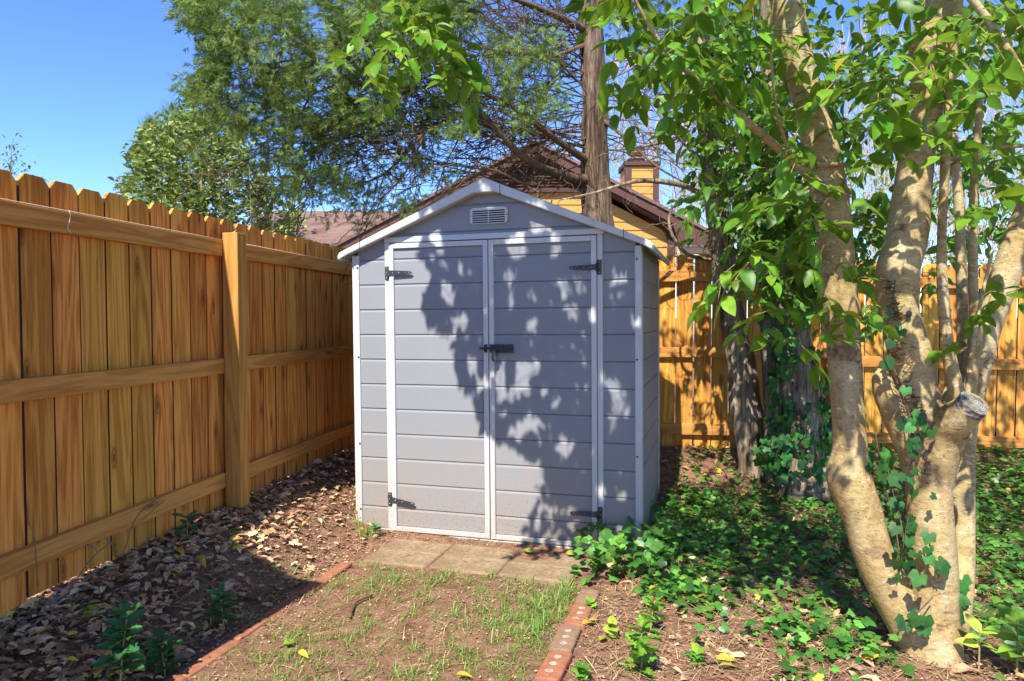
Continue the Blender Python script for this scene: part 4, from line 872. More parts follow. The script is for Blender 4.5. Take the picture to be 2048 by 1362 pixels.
# ---------------------------------------------------------------- shaggy stem right of the shed, and the ivy-clad old trunk
B2 = P(1500, 930, 5.25)
t2 = thing('leaning_trunk_tree', 'slim leaning tree with peeling grey bark just right of the shed', 'tree', (B2[0], B2[1], 0))
cl('trunk', [(1392, -200, 5.3, 16), (1400, 0, 5.3, 17), (1408, 120, 5.3, 18), (1414, 250, 5.3, 19), (1428, 380, 5.3, 22), (1441, 460, 5.3, 27), (1450, 560, 5.28, 27), (1468, 660, 5.27, 28), (1482, 740, 5.26, 30), (1492, 820, 5.25, 32), (1502, 900, 5.25, 32), (1506, 970, 5.25, 34)], 22, .14, 'grey_bark', t2, 5)
mb = MB()
for lst in ([(1412, 395, 5.3, 6), (1370, 372, 5.25, 5.5), (1310, 362, 5.2, 5), (1260, 365, 5.15, 3.5), (1190, 385, 5.1, 2.5), (1120, 400, 5.1, 1.5)], [(1405, 200, 5.3, 6), (1360, 270, 5.2, 4), (1300, 290, 5.1, 3), (1230, 300, 5.1, 2)], [(1430, 520, 5.3, 5), (1400, 516, 5.2, 4), (1370, 505, 5.1, 4), (1345, 470, 5.05, 3.5), (1338, 440, 5.05, 3), (1345, 410, 5.05, 2.5)], [(1420, 330, 5.3, 5), (1370, 290, 5.2, 3), (1330, 230, 5.1, 2), (1300, 160, 5.1, 1.5)]):
    p_, r_ = path_px(lst, 5); mb.tube(p_, r_, 6, .08)
    grow(mb, [(a, b_) for a, b_ in zip(p_, r_)], np.array([a+NR.normal(0, .16, 3) for a in np.repeat(p_[3:], 2, 0)]), .005, .6, 0, .6, 4, .12)
shift(build(mb, 'branches', 'grey_bark', t2), t2)
B3 = P(1600, 940, 5.05)
t3 = thing('ivy_clad_tree', 'thick old tree trunk wrapped in climbing ivy before the back fence', 'tree', (B3[0], B3[1], 0))
cl('trunk', [(1545, -200, 5.15, 22), (1548, 100, 5.15, 26), (1552, 350, 5.12, 30), (1560, 520, 5.1, 36), (1574, 660, 5.08, 44), (1590, 780, 5.06, 48), (1598, 860, 5.05, 54), (1604, 930, 5.05, 62), (1606, 985, 5.05, 84)], 30, .14, 'grey_bark', t3, 6)
cl('trunk', [(1532, 640, 5.05, 14), (1540, 740, 5.03, 18), (1546, 850, 5.02, 21), (1552, 970, 5.02, 24)], 16, .14, 'grey_bark', t3, 3)
# vines: leaves hanging off both stems
vi = thing('climbing_ivy', 'mass of climbing ivy and vine leaves covering the old trunk and the leaning one', 'ivy', tuple(B3))
vs = Scatter(); vm = MB()
def ivyfill(poly, n, Y0, Y1, lf, sc=vs, tmpl=IVY, clump=None, face=(0, -1, .35)):
    q = samp_poly(poly, n, clump); pts = np.array([P(x, y, NR.uniform(Y0, Y1)) for x, y in q]); m = len(pts)
    nrm = np.array(face)+NR.normal(0, .4, (m, 3)); dn = np.array([0, 0, -1.])+NR.normal(0, .45, (m, 3)); sc.add(tmpl, pts, frames(dn, nrm), NR.uniform(.6, 1.25, m)*lf)
ivyfill([(1530, 620), (1560, 600), (1570, 760), (1600, 850), (1625, 900), (1560, 960), (1530, 900), (1540, 760)], 170, 4.88, 4.96, .075, clump=(24, -.3))
ivyfill([(1510, 880), (1660, 860), (1660, 960), (1500, 960)], 90, 4.7, 4.95, .08)
ivyfill([(1560, 780), (1680, 820), (1670, 940), (1600, 900)], 50, 4.8, 4.95, .07)
ivyfill([(1515, 500), (1650, 500), (1640, 720), (1560, 760), (1525, 700)], 120, 4.7, 5.05, .085, clump=(30, -.2))
ivyfill([(1640, 700), (1668, 720), (1668, 900), (1650, 900)], 40, 4.8, 5.0, .075)
shift(vs.build('leaves', 'ivy_dark', vi), vi)
v2 = Scatter(); vtw = MB()
fill([(1350, -30), (1560, -30), (1590, 330), (1560, 480), (1470, 480), (1440, 330), (1385, 180)], 240, 4.5, 5.5, .10, .3, 4, (50, -.25), tmpl=OV5, sc=v2, tws=vtw)
fill([(1475, 330), (1650, 330), (1650, 610), (1530, 600), (1480, 520)], 85, 4.3, 5.0, .095, .28, 4, (40, -.25), tmpl=OV5, sc=v2, tws=vtw)
fill([(1640, 100), (1800, 60), (1790, 420), (1700, 520), (1650, 450)], 85, 3.6, 4.8, .09, .25, 4, (40, -.1), tmpl=OV5, sc=v2, tws=vtw)
fill([(1850, 0), (2070, 0), (2070, 500), (1960, 520), (1880, 470)], 90, 3.4, 5.0, .09, .25, 4, (40, -.05), tmpl=OV5, sc=v2, tws=vtw)
fill([(1690, 480), (1780, 500), (1760, 700), (1730, 680)], 16, 3.6, 4.4, .07, .2, 4, tmpl=OV5, sc=v2, tws=vtw)
fill([(1340, 330), (1400, 260), (1410, 400), (1370, 420)], 6, 4.6, 5.1, .09, .2, 4, tmpl=OV5, sc=v2, tws=vtw)
for _ in range(26):
    x = NR.uniform(1440, 1640); y = NR.uniform(60, 400); p0 = P(x, y, 4.9); TWp = catmull([p0, p0+[NR.normal(0, .05), -.03, -.4], p0+[NR.normal(0, .1), -.05, -.9]], 4); vtw.tube(TWp, .004, 4, caps=False)
shift(v2.build('hanging_leaves', 'vine_leaf', vi), vi); shift(build(vtw, 'stems', 'green_twig', vi), vi)
# ivy on the smooth-barked tree
iv = thing('trunk_ivy', 'dark lobed ivy strand climbing the smooth-barked main trunk', 'ivy', tuple(P(1830, 1250, 2.6)))
s2 = Scatter(); sm2 = MB()
def strand(lst, n, lf, off=.0, spread=5):
    p_, r_ = path_px([(x, y, Y_-off, 2.2) for x, y, Y_ in lst], 8); sm2.tube(p_, .0028, 5, .2, caps=False); i = NR.integers(0, len(p_), n)
    pts = p_[i]+np.stack([NR.normal(0, .028, n), NR.uniform(-.03, -.005, n), NR.normal(0, .02, n)], -1)
    nrm = np.array([0, -1, .35])+NR.normal(0, .3, (n, 3)); dn = np.stack([NR.normal(0, .7, n), NR.normal(0, .2, n)-.1, -np.ones(n)*.8], -1); s2.add(IVY, pts, frames(dn, nrm), NR.uniform(.7, 1.3, n)*lf)
strand([(1790, 560, 2.57), (1784, 610, 2.56), (1775, 660, 2.57), (1782, 720, 2.57), (1805, 780, 2.56), (1822, 850, 2.55), (1826, 930, 2.55)], 12, .06)
strand([(1826, 820, 2.55), (1828, 900, 2.55), (1825, 980, 2.55), (1812, 1060, 2.56), (1798, 1150, 2.6)], 22, .048)
strand([(1768, 900, 2.7), (1785, 980, 2.66), (1805, 1060, 2.6), (1812, 1130, 2.6)], 10, .062)
strand([(1750, 860, 2.72), (1765, 950, 2.7), (1790, 1050, 2.66), (1800, 1120, 2.62)], 9, .062)
strand([(1855, 1060, 2.54), (1862, 1100, 2.54), (1880, 1160, 2.54)], 7, .06)
strand([(1800, 1260, 2.58), (1830, 1230, 2.56), (1865, 1195, 2.56)], 7, .07)
strand([(1905, 1150, 2.64), (1915, 1220, 2.62), (1900, 1300, 2.6)], 14, .07)
# brown aerial roots scarring the bark
for (x0, y0_, x1, y1_, n) in ((1782, 560, 1795, 640, 40), (1800, 680, 1808, 730, 12), (1800, 760, 1850, 850, 46), (1858, 880, 1850, 960, 14)):
    for _ in range(n):
        t = NR.random(); x = x0+(x1-x0)*t+NR.normal(0, 3); y = y0_+(y1_-y0_)*t; L = NR.uniform(8, 24)*NR.choice([-1, 1]); 
        Yb = 2.66-.046*2.66*math.sqrt(max(.1, 1-((x-1825)/60)**2))*.68
        p_, r_ = path_px([(x, y, Yb-.004, 1.1), (x+L*.5, y+NR.normal(0, 4), Yb-.002, 1), (x+L, y+NR.normal(-2, 5), Yb+.004, .6)], 3); sm2.tube(p_, r_, 4, caps=False)
shift(s2.build('leaves', 'ivy_dark', iv), iv); shift(build(sm2, 'stems', 'twig_bark', iv), iv)

# ---------------------------------------------------------------- trees beyond the fence
mg = P(400, 560, 15); mg[2] = gz
mag = thing('magnolia_tree', 'dense round evergreen tree with glossy olive leaves beyond the left fence', 'tree', tuple(mg))
ms = Scatter(); mt = MB()
MP = [(243, 372), (275, 345), (262, 320), (275, 290), (290, 262), (318, 250), (350, 232), (380, 222), (430, 222), (470, 250), (500, 290), (520, 330), (560, 400), (600, 420), (600, 520), (230, 520), (265, 400)]
q = samp_poly(MP, 1500, (16, -.35)); T = np.array([P(x, y, 15+NR.normal(0, .8)) for x, y in q])
mt.tube([mg, mg+[0, 0, 2], mg+[.1, 0, 4.2]], [.16, .12, .04], 8)
grow(mt, [(mg+[0, 0, z], .06) for z in np.linspace(.5, 4, 12)], T[::5], .02, .7, 0, 3, 4, .08)
n = len(T)*7; qq = np.repeat(T, 7, 0)+np.clip(NR.normal(0, .11, (n, 3)), -.17, .17); ms.add(OV5, qq, frames(rdir(n, -.3, .9), rdir(n, -.2, 1)), NR.uniform(.09, .17, n))
shift(ms.build('crown', 'magnolia_leaf', mag), mag); shift(build(mt, 'trunk', 'grey_bark', mag), mag)
pt = P(330, 560, 19); pt[2] = gz
pine = thing('pine_tree', 'bright green pine rising behind the dense evergreen at the left', 'tree', tuple(pt)); ps_ = Scatter(); mt = MB()
q = samp_poly([(262, 330), (275, 268), (300, 235), (345, 212), (372, 205), (420, 225), (430, 300), (330, 420), (262, 420)], 420, (14, -.2)); T = np.array([P(x, y, 19+NR.normal(0, .6)) for x, y in q])
mt.tube([pt, pt+[.2, 0, 3], pt+[.3, 0, 6.2]], [.2, .15, .03], 8); grow(mt, [(pt+[.2, 0, z], .06) for z in np.linspace(2, 6, 14)], T[::4], .02, .7, 0, 3, 4)
n = len(T)*26; qq = np.repeat(T, 26, 0)+NR.normal(0, .05, (n, 3)); ps_.add((NEEDLE[0]*[1, 3, 1], NEEDLE[1]), qq, frames(rdir(n, -.2, 1)), NR.uniform(.16, .26, n))
shift(ps_.build('crown', 'pine_leaf', pine, False), pine); shift(build(mt, 'trunk', 'cedar_bark', pine), pine)

def bare_tree(label, px_, Y_, h, spread, seed, m='pale_twig', leaf_=None, nl=0, lean=0, group='bare spring trees far behind the fence', ntw=220, stems=1, top=None, r0=.05):
    r = np.random.default_rng(seed); b_ = P(px_, 600, Y_); b_[2] = float(ground(b_[0], b_[1])); t = thing('bare_tree' if not nl else 'budding_tree', label, 'tree', tuple(b_), group=group); mb = MB(); sk = []
    for k in range(stems):
        q = catmull([b_+[k*.3, 0, 0], b_+[lean*.4+k*.35, 0, h*.4], b_+[lean+r.normal(0, .2)+k*.4, r.normal(0, .2), h*.95]], 6); rr = np.linspace(r0, r0*.15, len(q)); mb.tube(q, rr, 6, .05); sk += list(zip(q[3:], rr[3:]*.8))
    a = r.uniform(0, 6.28, ntw); z = r.uniform(.15, 1, ntw); rad = spread*np.sqrt(r.random(ntw))*(1.1-.55*z); T = b_+np.stack([lean*z+rad*np.cos(a), rad*np.sin(a), h*z+.25*rad], -1)
    grow(mb, sk, T, .012, .7, 0, 4, 3, .07); shift(build(mb, 'branches', m, t), t)
    if nl:
        s_ = Scatter(); i = r.integers(0, ntw, nl); s_.add(SMALL, T[i]+r.normal(0, .12, (nl, 3)), frames(rdir(nl)), r.uniform(.05, .12, nl)); shift(s_.build('buds', leaf_, t, False), t)
    return t
bare_tree('small sparse tree poking over the fence at the far left edge of the sky', 8, 12, 4.05, .75, 1, 'twig_bark', 'magnolia_leaf', 700, ntw=60, group=None)
bare_tree('leafless grey tree left of the yellow chimney', 1235, 22, 8.5, 1.5, 2, nl=2600, leaf_='spring_leaf', stems=2)
bare_tree('bare pinkish tree directly right of the yellow chimney', 1345, 21, 8.2, 1.6, 3, stems=3, ntw=420)
bare_tree('bare pale tree between the chimney and the leaning trunk', 1395, 24, 9.5, 1.8, 4, nl=1200, leaf_='spring_leaf', stems=2, ntw=380)
bare_tree('bare pale tree seen right of the leaning trunk', 1490, 23, 9, 1.8, 5, stems=3, ntw=380)
bare_tree('bare tree glimpsed between the two old trunks and the smooth tree', 1600, 25, 10, 2.0, 6, nl=1500, leaf_='spring_leaf', stems=2, ntw=380)
bare_tree('bare tree glimpsed between the smooth-barked trunks', 1740, 22, 9, 1.8, 7, stems=3, ntw=360, nl=1500, leaf_='spring_leaf')
bare_tree('bare pinkish tree right of the main smooth trunk', 1905, 21, 9, 1.7, 8, stems=3, ntw=420)
bare_tree('bare pale tree at the right edge above the fence', 2020, 24, 10, 2.0, 9, stems=3, ntw=420, nl=900, leaf_='spring_leaf')
bare_tree('thin twin-stemmed bare tree above the left wing roof', 775, 26, 6.3, .9, 10, stems=2, ntw=160, nl=500, leaf_='spring_leaf', r0=.025)
bare_tree('low budding yellow-green tree above the left wing roof', 880, 28, 4.9, 1.6, 11, stems=2, ntw=140, nl=3000, leaf_='spring_leaf')
bare_tree('low bare tree with green buds left of the wing roof chimney gap', 700, 27, 5.2, 1.3, 12, stems=2, ntw=140, nl=1500, leaf_='spring_leaf', r0=.02)
bare_tree('grey twiggy shrub arching beside the dense evergreen', 520, 13, 3.9, 1.1, 13, stems=3, ntw=300, lean=-.3, r0=.014)
bare_tree('pale yellow-green tree peeping behind the house ridge', 1130, 24, 7.0, 1.0, 14, nl=1800, leaf_='spring_leaf', ntw=150)
# far wooded strip closing the view between the trees
def woods(name, label, poly, n, Y_, mm, size, seed):
    q = samp_poly(poly, n, (22, -.25)); T = np.array([P(x, y, Y_+NR.normal(0, 2.5)) for x, y in q]); s_ = Scatter(); s_.add(OV5, T, frames(rdir(len(T))), NR.uniform(.5, 1.4, len(T))*size); o = s_.build(name, mm, None, False); tag(o, label, 'trees', None, 'stuff')
woods('distant_woods', 'hazy distant woods beyond the right-hand fence', [(1330, 380), (1450, 300), (1700, 330), (1900, 300), (2100, 330), (2100, 560), (1330, 560)], 9000, 34, 'spring_leaf', .28, 1)
tw = MB(); q = samp_poly([(1225, 130), (2110, 60), (2110, 560), (1330, 540), (1225, 330)], 1500)
for x, y in q:
    p0 = P(x, y, NR.uniform(27, 32)); p1 = p0+np.array([NR.normal(0, .5), 0, NR.uniform(.6, 2.2)]); tw.tube([p0, (p0+p1)/2+NR.normal(0, .08, 3), p1], [.03, .022, .008], 3, caps=False)
o = build(tw, 'distant_branches', 'pale_twig'); tag(o, 'tangle of pale bare branches of the distant woods at the right', 'trees', None, 'stuff')
tw = MB(); q = samp_poly([(540, 300), (740, 330), (930, 360), (930, 425), (540, 425)], 160)
#PART4
# ================================================================== ground cover
def gpts(x, y): return np.stack([x, y, ground(x, y)], -1)
def sb(x, y): return (x-SO[0])*RH[0]+(y-SO[1])*RH[1], (x-SO[0])*BH[0]+(y-SO[1])*BH[1]
def box_pts(n, x0, x1, y0, y1): return NR.uniform(x0, x1, n), NR.uniform(y0, y1, n)
def keep(x, y, cond): return x[cond], y[cond]
def dfence(x, y): return x*FN[0]+y*FN[1]-FX0*FN[0]
def nzz(x, y, s, o=0): return vnoise(np.stack([x, y, 0*x+o], -1), s)
def notshed(s, b): return ~((s > -.03) & (s < SW+.03) & (b > -.03) & (b < SD+.03))
# leaf litter, left bed
x, y = box_pts(32000, -2.3, -.4, 1.6, 6.0); s, b = sb(x, y); df = dfence(x, y)
k = (s < .28) & notshed(s, b) & (df > -.15); dn = sst(.7, .22, df-.2*sst(3, 2.3, y))*(1-.72*sst(3.0, 3.7, y)*sst(.15, .4, df))*(1-.5*sst(3.4, 4.4, y))
k &= NR.random(len(x)) < dn*.55+.03; x, y = keep(x, y, k); p = gpts(x, y); n = len(x); p[:, 2] += NR.uniform(.003, .035, n)
ls = Scatter(); h = n//3
tl = NR.normal(0, .28, (n, 3)); up = np.array([0, 0, 1.])+tl
for tm, sl_i, sz in ((LOBED, slice(0, h), .066), (OVAL2, slice(h, 2*h), .048), (OV5, slice(2*h, n), .045)):
    m = len(p[sl_i]); ls.add(tm, p[sl_i], frames(rdir(m, -.15, .3), up[sl_i]), NR.uniform(.6, 1.25, m)*sz, .03 if tm is LOBED else .012)
# some leaves in the right bed as well
x, y = box_pts(2200, .4, 5, 2.0, 5.8); s, b = sb(x, y); k = (s > 1.8) & (NR.random(len(x)) < .75); x, y = keep(x, y, k); p = gpts(x, y); n = len(x); p[:, 2] += NR.uniform(.005, .03, n)
ls.add(OV5, p, frames(rdir(n, -.1, .2), np.array([0, 0, 1.])+NR.normal(0, .25, (n, 3))), NR.uniform(.04, .085, n), .012)
tag(ls.build('leaf_litter', 'litter_leaf'), 'curled brown dead leaves covering the beds', 'leaf litter', None, 'stuff')
# small chips and crumbs everywhere
cs = Scatter(); x, y = box_pts(130000, -2.2, 5.2, 1.7, 6.0); s, b = sb(x, y); df = dfence(x, y)
lawn = (s > .36) & (s < 1.6) & (b < .0); pav = (s > .33) & (s < 1.51) & (b < -.14) & (b > -.56)
pr = np.where(lawn, .30+.25*(nzz(x, y, 3)), np.where(s < .36, .95, .45)); k = notshed(s, b) & (df > -.2) & (NR.random(len(x)) < pr) & ~(pav & (NR.random(len(x)) > .01))
x, y = keep(x, y, k); p = gpts(x, y); n = len(x); p[:, 2] += np.where((sb(x, y)[0] > .33) & (sb(x, y)[0] < 1.51) & (sb(x, y)[1] < -.14) & (sb(x, y)[1] > -.56), .012, NR.uniform(0, .012, n))
cs.add(FLAKE, p, frames(rdir(n, -.3, .3), np.array([0, 0, 1.])+NR.normal(0, .3, (n, 3))), np.minimum(np.exp(NR.normal(math.log(.009), .5, n)), np.where((sb(x, y)[0] > .3) & (sb(x, y)[0] < 1.65), .011, .03)))
tag(cs.build('mulch_crumbs', 'chip_litter', None, False), 'small bark chips and dry crumbs over the soil', 'mulch', None, 'stuff')
# pine straw and twigs on the right bed
ss_ = Scatter(); x, y = box_pts(42000, .2, 5, 1.9, 5.9); s, b = sb(x, y); k = (s > 1.70) & notshed(s, b) & (NR.random(len(x)) < .42+.5*(nzz(x, y, 2.1, 3) > -.1)); x, y = keep(x, y, k); p = gpts(x, y); n = len(x); p[:, 2] += NR.uniform(.004, .022, n)
ss_.add((NEEDLE[0]*[1, 1.6, 1], NEEDLE[1]), p, frames(rdir(n, -.16, .22)), NR.uniform(.05, .14, n))
x, y = box_pts(8000, -2, 0.2, 1.9, 5.5); s, b = sb(x, y); k = (s < 1.5) & notshed(s, b) & (dfence(x, y) > 0) & (NR.random(len(x)) < np.where(s < .3, .6, .25)); x, y = keep(x, y, k); p = gpts(x, y); n = len(x); p[:, 2] += NR.uniform(.004, .015, n)
ss_.add((NEEDLE[0]*[1, 1.6, 1], NEEDLE[1]), p, frames(rdir(n, -.1, .2)), NR.uniform(.03, .11, n))
tag(ss_.build('pine_straw', 'straw', None, False), 'reddish pine straw and dry stalks on the soil', 'pine straw', None, 'stuff')
# ivy ground cover
iv_ = Scatter(); x, y = box_pts(36000, .6, 6.2, 2.1, 5.75); s, b = sb(x, y); nz = nzz(x, y, 1.5, 2)+.6*nzz(x, y, 4.5, 2)
dn = sst(-1.55, -.6, b+.5*nz)*.95*(1-.75*sst(.9, 1.4, b)*(s < 2.9)) ; dn = np.maximum(dn, (nz > .05)*.32); dn = np.where(y > 5.2, dn*.55, dn)
k = (s > 1.86) & (NR.random(len(x)) < dn*(.48+.35*(nz > 0))) & ~((x > 1.45) & (x < 1.95) & (y < 2.85) & (y > 2.4)); x, y = keep(x, y, k); p = gpts(x, y); n = len(x); p[:, 2] += np.abs(NR.normal(.03, .03, n))+.006
iv_.add(IVY, p, frames(rdir(n, -.35, .2), np.array([-.05, -.25, 1.])+NR.normal(0, .38, (n, 3))), NR.uniform(.03, .066, n))
# clump climbing at the shed corner
x = NR.uniform(.36, .78, 130); y = NR.uniform(3.50, 3.92, 130); p = gpts(x, y); s, b = sb(x, y); kk = (b < -.04) & (s > 1.45); p = p[kk]; p[:, 2] += NR.uniform(.02, .2, len(p)); n = len(p)
iv_.add(IVY, p, frames(rdir(n, -.5, .2), np.array([-.1, -.7, .8])+NR.normal(0, .35, (n, 3))), NR.uniform(.05, .085, n))
x = NR.uniform(.68, .95, 240); y = NR.uniform(3.7, 4.9, 240); s, b = sb(x, y); kk = (s > 1.83) & (s < 2.2); p = gpts(x[kk], y[kk]); n = len(p); p[:, 2] += NR.uniform(.02, .16, n)
iv_.add(IVY, p, frames(rdir(n, -.5, .2), np.array([.3, -.5, .8])+NR.normal(0, .35, (n, 3))), NR.uniform(.045, .08, n))
# few on the far left along the fence
x, y = box_pts(60, -1.7, -.9, 3.7, 5.4); s, b = sb(x, y); kk = (s < -.1) & (dfence(x, y) > .05) & (nzz(x, y, 2.4, 8) > .2); p = gpts(x[kk], y[kk]); n = len(p); p[:, 2] += .03
iv_.add(IVY, p, frames(rdir(n, -.2, .2)), NR.uniform(.04, .06, n))
tag(iv_.build('ivy_groundcover', 'ivy_leaf'), 'ivy ground cover spreading over the right-hand bed', 'ivy', None, 'stuff')
im = MB()
for _ in range(150):
    x = NR.uniform(.9, 4.5); y = NR.uniform(2.7, 5.4); a = NR.uniform(0, 6.28); L = NR.uniform(.15, .5); pts = []
    if sb(np.array([x]), np.array([y]))[0][0] < 1.9: continue
    for t in np.linspace(0, 1, 5): xx = x+math.cos(a)*L*t+NR.normal(0, .015); yy = y+math.sin(a)*L*t+NR.normal(0, .015); pts.append((xx, yy, float(ground(xx, yy))+.015+.01*math.sin(6*t)))
    im.tube(catmull(pts, 2), .0022, 4, caps=False)
tag(build(im, 'ivy_runners', 'twig_bark'), 'thin woody ivy runners and twigs across the right bed', 'ivy', None, 'stuff')
# grass tufts on the lawn patch
gr = Scatter()
def tuft(x, y, n, h, spread=.02, z=None, sc=None):
    p = np.array([x, y, float(ground(x, y)) if z is None else z])+np.stack([NR.normal(0, spread, n), NR.normal(0, spread, n), np.zeros(n)], -1)
    d = rdir(n, .25, .95); (sc or gr).add((BLADE[0]*[1, .95, 1], BLADE[1]), p, frames(d), NR.uniform(.5, 1.15, n)*h)
x, y = box_pts(7500, -1.3, .35, 1.8, 4.0); s, b = sb(x, y); dens = .11+.36*sst(-.05, .4, nzz(x, y, 2.6, 4))+.16*sst(1.25, 1.55, s)+.10*sst(-1.2, -2.0, b)
k = (s > .38) & (s < 1.57) & (b < -.60) & (NR.random(len(x)) < dens*1.25)
for a, c in zip(x[k], y[k]): tuft(a, c, NR.integers(6, 15), NR.uniform(.025, .06), .014)
for a, c in [(rnd.uniform(0, 1), rnd.uniform(0, 1)) for _ in range(12)]:
    q = SL(1.42+.15*a, -.75-.65*c); tuft(q[0], q[1], 12, .085, .02)
for s_, b_, n, h in ((1.10, -.62, 20, .08), (.88, -.66, 16, .08), (1.28, -.64, 18, .08), (1.49, -.56, 34, .10), (1.53, -.6, 26, .09), (.13, -.13, 18, .12), (.20, -.2, 14, .08), (.05, -.06, 10, .09), (.62, -.03, 4, .03)):
    q = SL(s_, b_); tuft(q[0], q[1], n, h, .02)
x, y = box_pts(70, -1.7, -.9, 2.3, 3.6); s, b = sb(x, y); k = (s > .02) & (s < .28) & (dfence(x, y) > .2)
for a, c in zip(x[k], y[k]): tuft(a, c, 5, .07, .012)
tag(gr.build('grass', 'grass_blade', None, False), 'thin patchy grass tufts on the bare lawn patch', 'grass', None, 'stuff')
# ---------------------------------------------------------------- seedlings and weeds
def plant(name, label, x, y, h, nl, tmpl, m, size, lean=(0, 0), spread=.9, group=None, droop=-.1, stem_m='green_twig', z0=None, lo=.25, rot=0):
    z = float(ground(x, y)) if z0 is None else z0; t = thing(name, label, 'plant', (x, y, z), (0, 0, rot), group); mb = MB()
    pts = catmull([(0, 0, -.02), (lean[0]*.4, lean[1]*.4, h*.5), (lean[0], lean[1], h)], 5); mb.tube(pts, np.linspace(.0045, .002, len(pts)), 6); build(mb, 'stem', stem_m, t)
    s_ = Scatter(); tt = lo+(1-lo)*(np.arange(nl)+.5)/nl; i = np.clip((tt*(len(pts)-1)).astype(int), 0, len(pts)-1); a = np.arange(nl)*2.4+NR.normal(0, .3, nl)
    d = np.stack([np.cos(a)*spread, np.sin(a)*spread, NR.uniform(droop, droop+.55, nl)+.6*sst(.75, 1, tt)], -1); s_.add(tmpl, pts[i], frames(d, np.array([0, -.2, 1.])+NR.normal(0, .25, (nl, 3))), NR.uniform(.75, 1.2, nl)*size); build_ = s_.build('leaves', m, t); return t
p = P(236, 1352, 2.33); plant('holly_seedling', 'tallest holly seedling with spiny blue-green leaves on a pale stem, at the left', p[0], p[1], .32, 30, HOLLY, 'holly_leaf', .080, (.02, .03), stem_m='green_twig', lo=.42)
p = P(330, 1290, 2.52); plant('holly_seedling', 'low holly seedling just right of the tallest one', p[0], p[1], .14, 22, HOLLY, 'holly_leaf', .07, (-.02, 0))
p = P(448, 1200, 2.88); plant('holly_seedling', 'small holly seedling standing alone in the shaded soil', p[0], p[1], .17, 20, HOLLY, 'holly_leaf', .065, (-.02, .0), lo=.4)
p = P(375, 1095, 3.35); plant('holly_seedling', 'holly seedling growing against the foot of the left fence', p[0], p[1], .13, 14, HOLLY, 'holly_leaf', .062)
p = P(1283, 1345, 2.54); plant('holly_seedling', 'sunlit holly seedling with yellow-green tip leaves beside the right brick edging', p[0], p[1], .20, 20, HOLLY, 'bright_leaf', .082, (0, 0), lo=.1)
p = P(1300, 1250, 2.86); plant('weed_plant', 'bushy small green weed behind the sunlit seedling', p[0], p[1], .14, 18, HOLLY, 'bright_leaf', .05, (.02, 0), lo=.15)
p = P(1225, 1262, 2.82); plant('weed_plant', 'pale yellow-green weed close to the right brick edging', p[0], p[1], .08, 9, HEART, 'lime_leaf', .052, lo=.1)
p = P(1180, 1205, 3.1); plant('weed_plant', 'tiny green weed growing over the far end of the right edging', p[0], p[1], .05, 10, HEART, 'bright_leaf', .042, lo=.1)
p = P(1165, 1350, 2.5); plant('weed_plant', 'ivy sprout leaning over the nearest right edging brick', p[0], p[1], .07, 8, IVY, 'bright_leaf', .07, lo=.1)
p = P(1395, 1340, 2.6); plant('weed_plant', 'ivy sprout in the sunny straw right of the seedling', p[0], p[1], .07, 10, IVY, 'bright_leaf', .06, lo=.1)
p = P(722, 1090, 4.15); plant('weed_plant', 'thin weed at the left front corner of the shed', p[0], p[1], .20, 8, SMALL, 'bright_leaf', .045, (-.03, 0), lo=.2)
p = P(751, 1070, 4.22); plant('weed_plant', 'dark heart-leaved weed against the left shed panel', p[0], p[1], .09, 5, HEART, 'holly_leaf', .06, lo=.6)
p = P(1150, 1140, 3.62); plant('weed_plant', 'small leafy weed on the rightmost paver', p[0], p[1], .06, 8, HEART, 'ivy_leaf', .045, lo=.1)
p = P(1195, 1100, 3.72); plant('weed_plant', 'leafy weed clump before the right door jamb', p[0], p[1], .15, 24, HEART, 'bright_leaf', .055, lo=.15)
p = P(2035, 1275, 2.5); plant('weed_plant', 'large-leaved bright seedling at the right edge below the tree', p[0], p[1], .22, 14, OVAL, 'bright_leaf', .10, (.0, 0), lo=.3)
p = P(1960, 1240, 2.52); plant('weed_plant', 'pale round-leaved sprout just right of the smooth trunk base', p[0], p[1], .17, 7, OVAL, 'lime_leaf', .07, lo=.6)
# dry bent stalks by the left fence
def stalk(pts, label):
    p_, r_ = path_px([(x, y, Y_, 1.6) for x, y, Y_ in pts], 6); mb = MB(); mb.tube(p_, r_*.8, 5); o = build(mb, 'dry_stalk', 'straw'); tag(o, label, 'stalk', 'dry bent stalks by the left fence')
stalk([(245, 1115, 3.0), (270, 1040, 3.0), (310, 1000, 3.02), (340, 985, 3.04)], 'longest dry stalk slanting up across the bottom fence rail')
stalk([(140, 1178, 2.75), (190, 1110, 2.78), (260, 1060, 2.85), (330, 1000, 2.95)], 'dry stalk leaning right from the leaf litter over the fence boards')
stalk([(75, 1170, 2.6), (72, 1120, 2.58), (68, 1070, 2.57), (55, 1040, 2.57)], 'thin upright dark stalk in front of the leftmost boards')
stalk([(243, 1114, 3.0), (228, 1095, 2.98), (210, 1072, 2.96)], 'short straight dry stalk beside the longest one')
stalk([(194, 1103, 2.85), (185, 1092, 2.85), (170, 1090, 2.84), (158, 1094, 2.84)], 'small curled dry stalk over the fence foot')
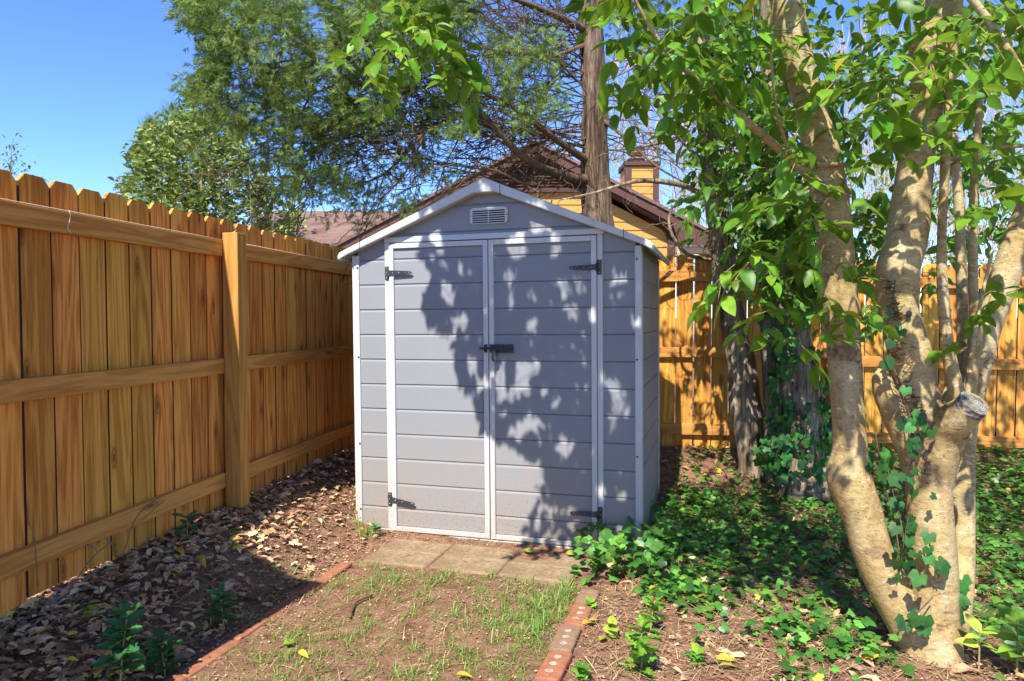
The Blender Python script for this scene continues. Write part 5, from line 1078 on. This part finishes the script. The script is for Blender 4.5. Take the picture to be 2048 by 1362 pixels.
# individual fallen leaves that stand out
fl = [(395, 1113, 'yellow_leaf', .085, 'upright folded yellow leaf in the left litter'), (352, 1098, 'yellow_leaf', .075, 'yellow leaf lying under the fence-foot seedling'), (372, 1141, 'yellow_leaf', .05, 'small yellow leaf on the left litter near the stalks'),
      (165, 1236, 'lime_leaf', .10, 'large pale green leaf on the left litter'), (198, 1222, 'lime_leaf', .075, 'bright lime leaf lying right of the pale green one'), (372, 1266, 'yellow_leaf', .07, 'tan yellow leaf beside the low holly seedling'), (370, 1300, 'yellow_leaf', .06, 'orange-yellow leaf close to the left edging'),
      (410, 1203, 'lime_leaf', .065, 'folded light green leaf left of the lone seedling'), (218, 1298, 'yellow_leaf', .07, 'orange leaf at the foot of the tallest seedling'), (480, 1063, 'lime_leaf', .06, 'bright green leaf on the sunlit litter near the fence post'), (465, 1082, 'yellow_leaf', .08, 'tan leaf on the sunlit litter near the fence post'),
      (567, 1290, 'lime_leaf', .065, 'lime green leaf on the lawn patch'), (598, 1303, 'yellow_leaf', .055, 'pale yellow leaf next to the lime one on the lawn patch'), (1066, 1105, 'lime_leaf', .09, 'curled lime leaf before the right shed door'), (1132, 1107, 'lime_leaf', .07, 'green leaf at the right end of the shed threshold'),
      (1165, 1250, 'yellow_leaf', .095, 'deep yellow leaf lying across the right edging bricks'), (1187, 1242, 'yellow_leaf', .07, 'yellow leaf just off the right edging'), (1200, 1281, 'lime_leaf', .05, 'pale green leaf on the straw right of the edging'), (1432, 1318, 'yellow_leaf', .08, 'pale yellow leaf in the straw at the bottom right'),
      (1540, 972, 'yellow_leaf', .11, 'bright yellow leaf on the ivy before the ivy-clad trunk'), (1488, 945, 'yellow_leaf', .14, 'dull yellow leaf at the foot of the leaning trunk'), (912, 1350, 'yellow_leaf', .06, 'brownish leaf at the bottom of the lawn patch'), (2000, 1215, 'yellow_leaf', .10, 'orange-yellow leaf among the sprouts at the right edge')]
for x, y, m, L, lab in fl:
    d = ray(x, y); Yv = 3.0
    for _ in range(30):
        q = P(x, y, Yv); g_ = G(q)+.02; Yv *= 1+.4*(q[2]-g_)/max(.3, CAMZ)
    q = P(x, y, Yv); s_ = Scatter(); a = rnd.uniform(0, 6.28); s_.add(OVAL2 if m == 'yellow_leaf' else OVAL, [[0, 0, 0]], frames([[math.cos(a), math.sin(a), rnd.uniform(.0, .3)]], [[rnd.uniform(-.3, .3), rnd.uniform(-.5, 0), 1]]), [L], .008)
    o = s_.build('fallen_leaf', m); o.location = (q[0], q[1], G(q)+.022); tag(o, lab, 'leaf', 'single fallen leaves that stand out on the ground')
# fallen sticks
for pts, lab in (([(700, 1235, 3.05), (712, 1205, 3.1), (745, 1190, 3.15)], 'forked twig lying on the lawn patch'), ([(1475, 1165, 3.2), (1560, 1150, 3.25), (1620, 1175, 3.2)], 'grey stick lying in the ivy bed'), ([(1370, 1335, 2.6), (1440, 1322, 2.6), (1500, 1345, 2.55)], 'brown stick at the bottom of the straw bed'), ([(1750, 1340, 2.4), (1790, 1300, 2.45), (1810, 1290, 2.5)], 'bleached forked stick left of the smooth trunk base')):
    w_ = []
    for x, y, _ in pts:
        Yv = 3.0
        for _k in range(30): q = P(x, y, Yv); Yv *= 1+.4*(q[2]-G(q)-.015)/CAMZ
        w_.append(P(x, y, Yv))
    mb = MB(); mb.tube(catmull(w_, 4), .005, 6, .2, 30); tag(build(mb, 'fallen_stick', 'twig_bark'), lab, 'stick', 'sticks fallen on the ground')
